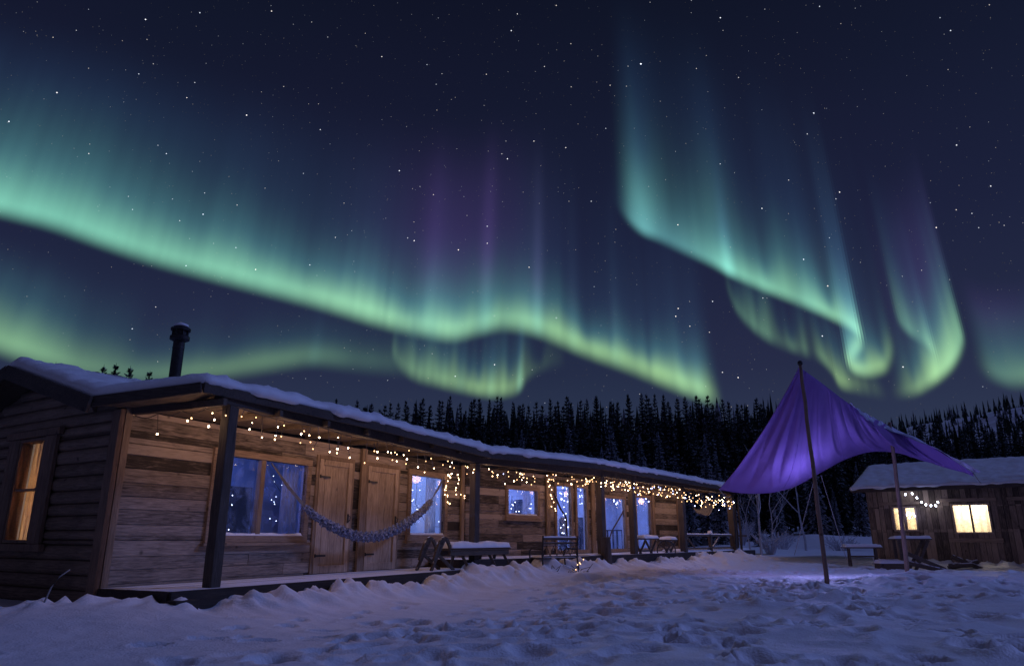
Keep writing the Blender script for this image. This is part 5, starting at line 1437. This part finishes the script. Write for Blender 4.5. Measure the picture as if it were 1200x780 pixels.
def spruce_mesh(seed, H_=12.0, W_=1.7, whorls=30):
    rg = random.Random(seed); vs = []; fs = []
    for k in range(whorls):
        t = k / (whorls - 1); z = H_ * (.07 + .92 * t ** .9); rad = W_ * (1 - t) ** .85 * rg.uniform(.78, 1.12) + .10
        n = max(4, int(11 * (1 - t) + 4)); a0 = rg.uniform(0, 6)
        for j in range(n):
            a = a0 + 2 * math.pi * j / n + rg.uniform(-.2, .2); r = rad * rg.uniform(.65, 1.15); dr = -.32 * r + (.25 * t)
            ca, sa = math.cos(a), math.sin(a); zz = z + rg.uniform(-.12, .12)
            # drooping spray with side twigs
            segs = 3; w = .16 + .16 * r
            pts = []
            for q in range(segs + 1):
                s = q / segs; pts.append((ca * r * s, sa * r * s, zz + dr * s ** 1.4 + .10 * r * math.sin(math.pi * s)))
            for q in range(segs):
                x0, y0, z0 = pts[q]; x1, y1, z1 = pts[q + 1]; ww0 = w * (1 - .75 * q / segs) * rg.uniform(.7, 1.3); ww1 = ww0 * .35
                b = len(vs)
                vs += [(x0, y0, z0), (x1 - sa * ww0 * .9, y1 + ca * ww0 * .9, z1 - .10 * r - .05), (x1 + ca * .06, y1 + sa * .06, z1), (x1 + sa * ww0 * .9, y1 - ca * ww0 * .9, z1 - .10 * r - .05)]
                fs += [(b, b + 1, b + 2), (b, b + 2, b + 3)]
                if q and rg.random() < .8:   # hanging curtain of needles below the twig
                    b = len(vs); vs += [(x0, y0, z0), (x1, y1, z1), ((x0 + x1) / 2, (y0 + y1) / 2, (z0 + z1) / 2 - .22 - .1 * r)]; fs += [(b, b + 1, b + 2)]
    b = len(vs)    # leader
    vs += [(.05, 0, H_ * .96), (-.03, .05, H_ * .96), (-.03, -.05, H_ * .96), (0, 0, H_ * 1.03)]; fs += [(b, b + 1, b + 3), (b + 1, b + 2, b + 3), (b + 2, b, b + 3)]
    me = bpy.data.meshes.new('crown'); me.from_pydata(vs, [], fs); return me
crowns = [spruce_mesh(1, 12, 1.5), spruce_mesh(2, 12, 1.25, 34), spruce_mesh(3, 12, 1.8, 28), spruce_mesh(4, 12, 1.05, 32), spruce_mesh(5, 12, 1.45, 26)]
fcrowns = []
for c in crowns[:3]:
    q = c.copy(); q.materials.append(M_NEEDF); fcrowns.append(q)
for c in crowns: c.materials.append(M_NEED)
bm = B(); tube(bm, [(0, 0, -.5), (0, 0, 6), (0, 0, 11.9)], .16, 7, .02); trunk_me = bpy.data.meshes.new('trunk'); bm.to_mesh(trunk_me); bm.free(); trunk_me.materials.append(M_BARK)
def spruce(x, y, H_, wsc, mesh, label, group):
    t = bpy.data.objects.new('spruce_tree', None); COL.objects.link(t); t.empty_display_size = .3
    t.location = (x, y, ground_z(x, y) - .1); k = H_ / 12; t.scale = (k * wsc, k * wsc, k); t.rotation_euler = (rnd.uniform(-.03, .03), rnd.uniform(-.03, .03), rnd.uniform(0, 6.28))
    t['label'] = label; t['category'] = 'tree'; t['group'] = group
    for nm, me in (('crown', mesh), ('trunk', trunk_me)):
        o = bpy.data.objects.new(nm, me); COL.objects.link(o); o.parent = t
    return t
def top_row(px):   # height of the treeline in the picture
    return float(np.interp(px, [300, 395, 440, 480, 560, 640, 700, 760, 830, 900, 960, 1010, 1060, 1120, 1200, 1300], [482, 474, 473, 466, 462, 464, 462, 459, 463, 466, 468, 474, 470, 462, 456, 455]))
nt_ = 0
for row, (Yr, n, dpx) in enumerate(((74, 104, 0), (66, 76, 8), (57, 48, 22))):
    for k in range(n):
        px = 375 + (1290 - 375) * (k + rnd.uniform(.1, .9)) / n; Yv = Yr + rnd.uniform(-4, 4)
        r_ = rnd.random()
        py = top_row(px) + dpx + (abs(rnd.gauss(0, 6)) - 3 if r_ < .85 else rnd.uniform(14, 36))
        if px > 1000 and px < 1300: py += rnd.uniform(16, 34)
        d = ray(px, py); x = d.x / d.y * Yv; ztop = EYE + d.z / d.y * Yv; H_ = (ztop - ground_z(x, Yv)) / 1.03
        spruce(x, Yv, H_, rnd.uniform(1.0, 1.45), crowns[rnd.randrange(5)], 'dark spruce in the forest edge behind the lodge and canopy', 'dark spruces of the forest edge'); nt_ += 1
# frosted ones in front of the belt
for (px, py, Yv) in ((666, 494, 50), (717, 494, 46), (703, 520, 44), (752, 505, 48), (771, 502, 44), (790, 530, 45), (822, 505, 43), (838, 525, 41), (805, 548, 42), (850, 545, 44), (873, 540, 46), (905, 556, 47), (945, 500, 50), (885, 590, 42), (1000, 540, 50), (975, 570, 46), (612, 500, 50), (640, 520, 48)):
    d = ray(px, py); x = d.x / d.y * Yv; ztop = EYE + d.z / d.y * Yv
    spruce(x, Yv, (ztop - ground_z(x, Yv)) / 1.03, 1.15, fcrowns[rnd.randrange(3)], 'frost-dusted spruce standing just in front of the dark forest edge', 'frosted spruces before the forest')
# treetops peeping over the gable roof
for (px, py, Yv) in ((67, 420, 33), (119, 424, 33), (134, 422, 32), (154, 425, 31), (170, 430, 32), (82, 432, 34), (-30, 420, 33)):
    d = ray(px, py); x = d.x / d.y * Yv; ztop = EYE + d.z / d.y * Yv
    spruce(x, Yv, (ztop - ground_z(x, Yv)) / 1.03, 1.5, crowns[rnd.randrange(5)], 'spruce whose tip peeps over the snowy gable roof', 'spruces behind the gable roof')
for (px, py, Yv) in ((395, 464, 62), (418, 465, 64), (440, 468, 63)):
    d = ray(px, py); x = d.x / d.y * Yv; ztop = EYE + d.z / d.y * Yv
    spruce(x, Yv, (ztop - ground_z(x, Yv)) / 1.03, 1.2, crowns[rnd.randrange(5)], 'dark spruce in the forest edge behind the lodge and canopy', 'dark spruces of the forest edge')

# far wood on the hill
rg = np.random.RandomState(8); vs = []; fs = []; cnt = 0
while cnt < 5600:
    az = rg.uniform(-.55, 1.0); r = rg.uniform(86, 560) if rg.rand() > .2 else rg.uniform(84, 122); x = r * math.sin(math.atan(az)); y = r * math.cos(math.atan(az))
    if az < .35 and r > 330: continue
    if r < 125 and (x < -8 and rg.rand() < .6): continue
    den = float(vnoise(np.array(x), np.array(y), .02, 55)) + .5
    if r > 300 and az > .35 and rg.rand() > .02 + 1.5 * den: continue
    cnt += 1
    z = float(base_h(np.array(x), np.array(y))); H_ = rg.uniform(3, 8.5); W_ = H_ * rg.uniform(.10, .16)
    if az < .3: H_ *= .75
    near = r < 125
    if near: H_ = rg.uniform(10.5, 14.0) - (4 if az > .45 else 0); W_ = H_ * rg.uniform(.12, .17)
    n = 8 if near else 4
    for k in range(n):
        z0 = z + H_ * (.04 + .88 * k / n); z1 = z0 + H_ * 1.7 / n; rr = W_ * (1 - .93 * k / n) * rg.uniform(.75, 1.2); b = len(vs); ph = rg.uniform(0, 6)
        for q in range(7): vs.append((x + rr * math.cos(ph + q * .8976) * rg.uniform(.55, 1.25), y + rr * math.sin(ph + q * .8976) * rg.uniform(.7, 1.2), z0 - rg.uniform(0, .5)))
        vs.append((x, y, min(z1, z + H_ * 1.02))); fs += [(b + q, b + (q + 1) % 7, b + 7) for q in range(7)]
me = bpy.data.meshes.new('far_forest'); me.from_pydata(vs, [], fs); me.materials.append(M_NEED)
o = bpy.data.objects.new('far_forest', me); COL.objects.link(o); tag(o, 'distant dark spruce forest covering the snowy hill', 'forest', kind='stuff')
print('TREES', nt_, 'ground verts', nx_ * ny_)
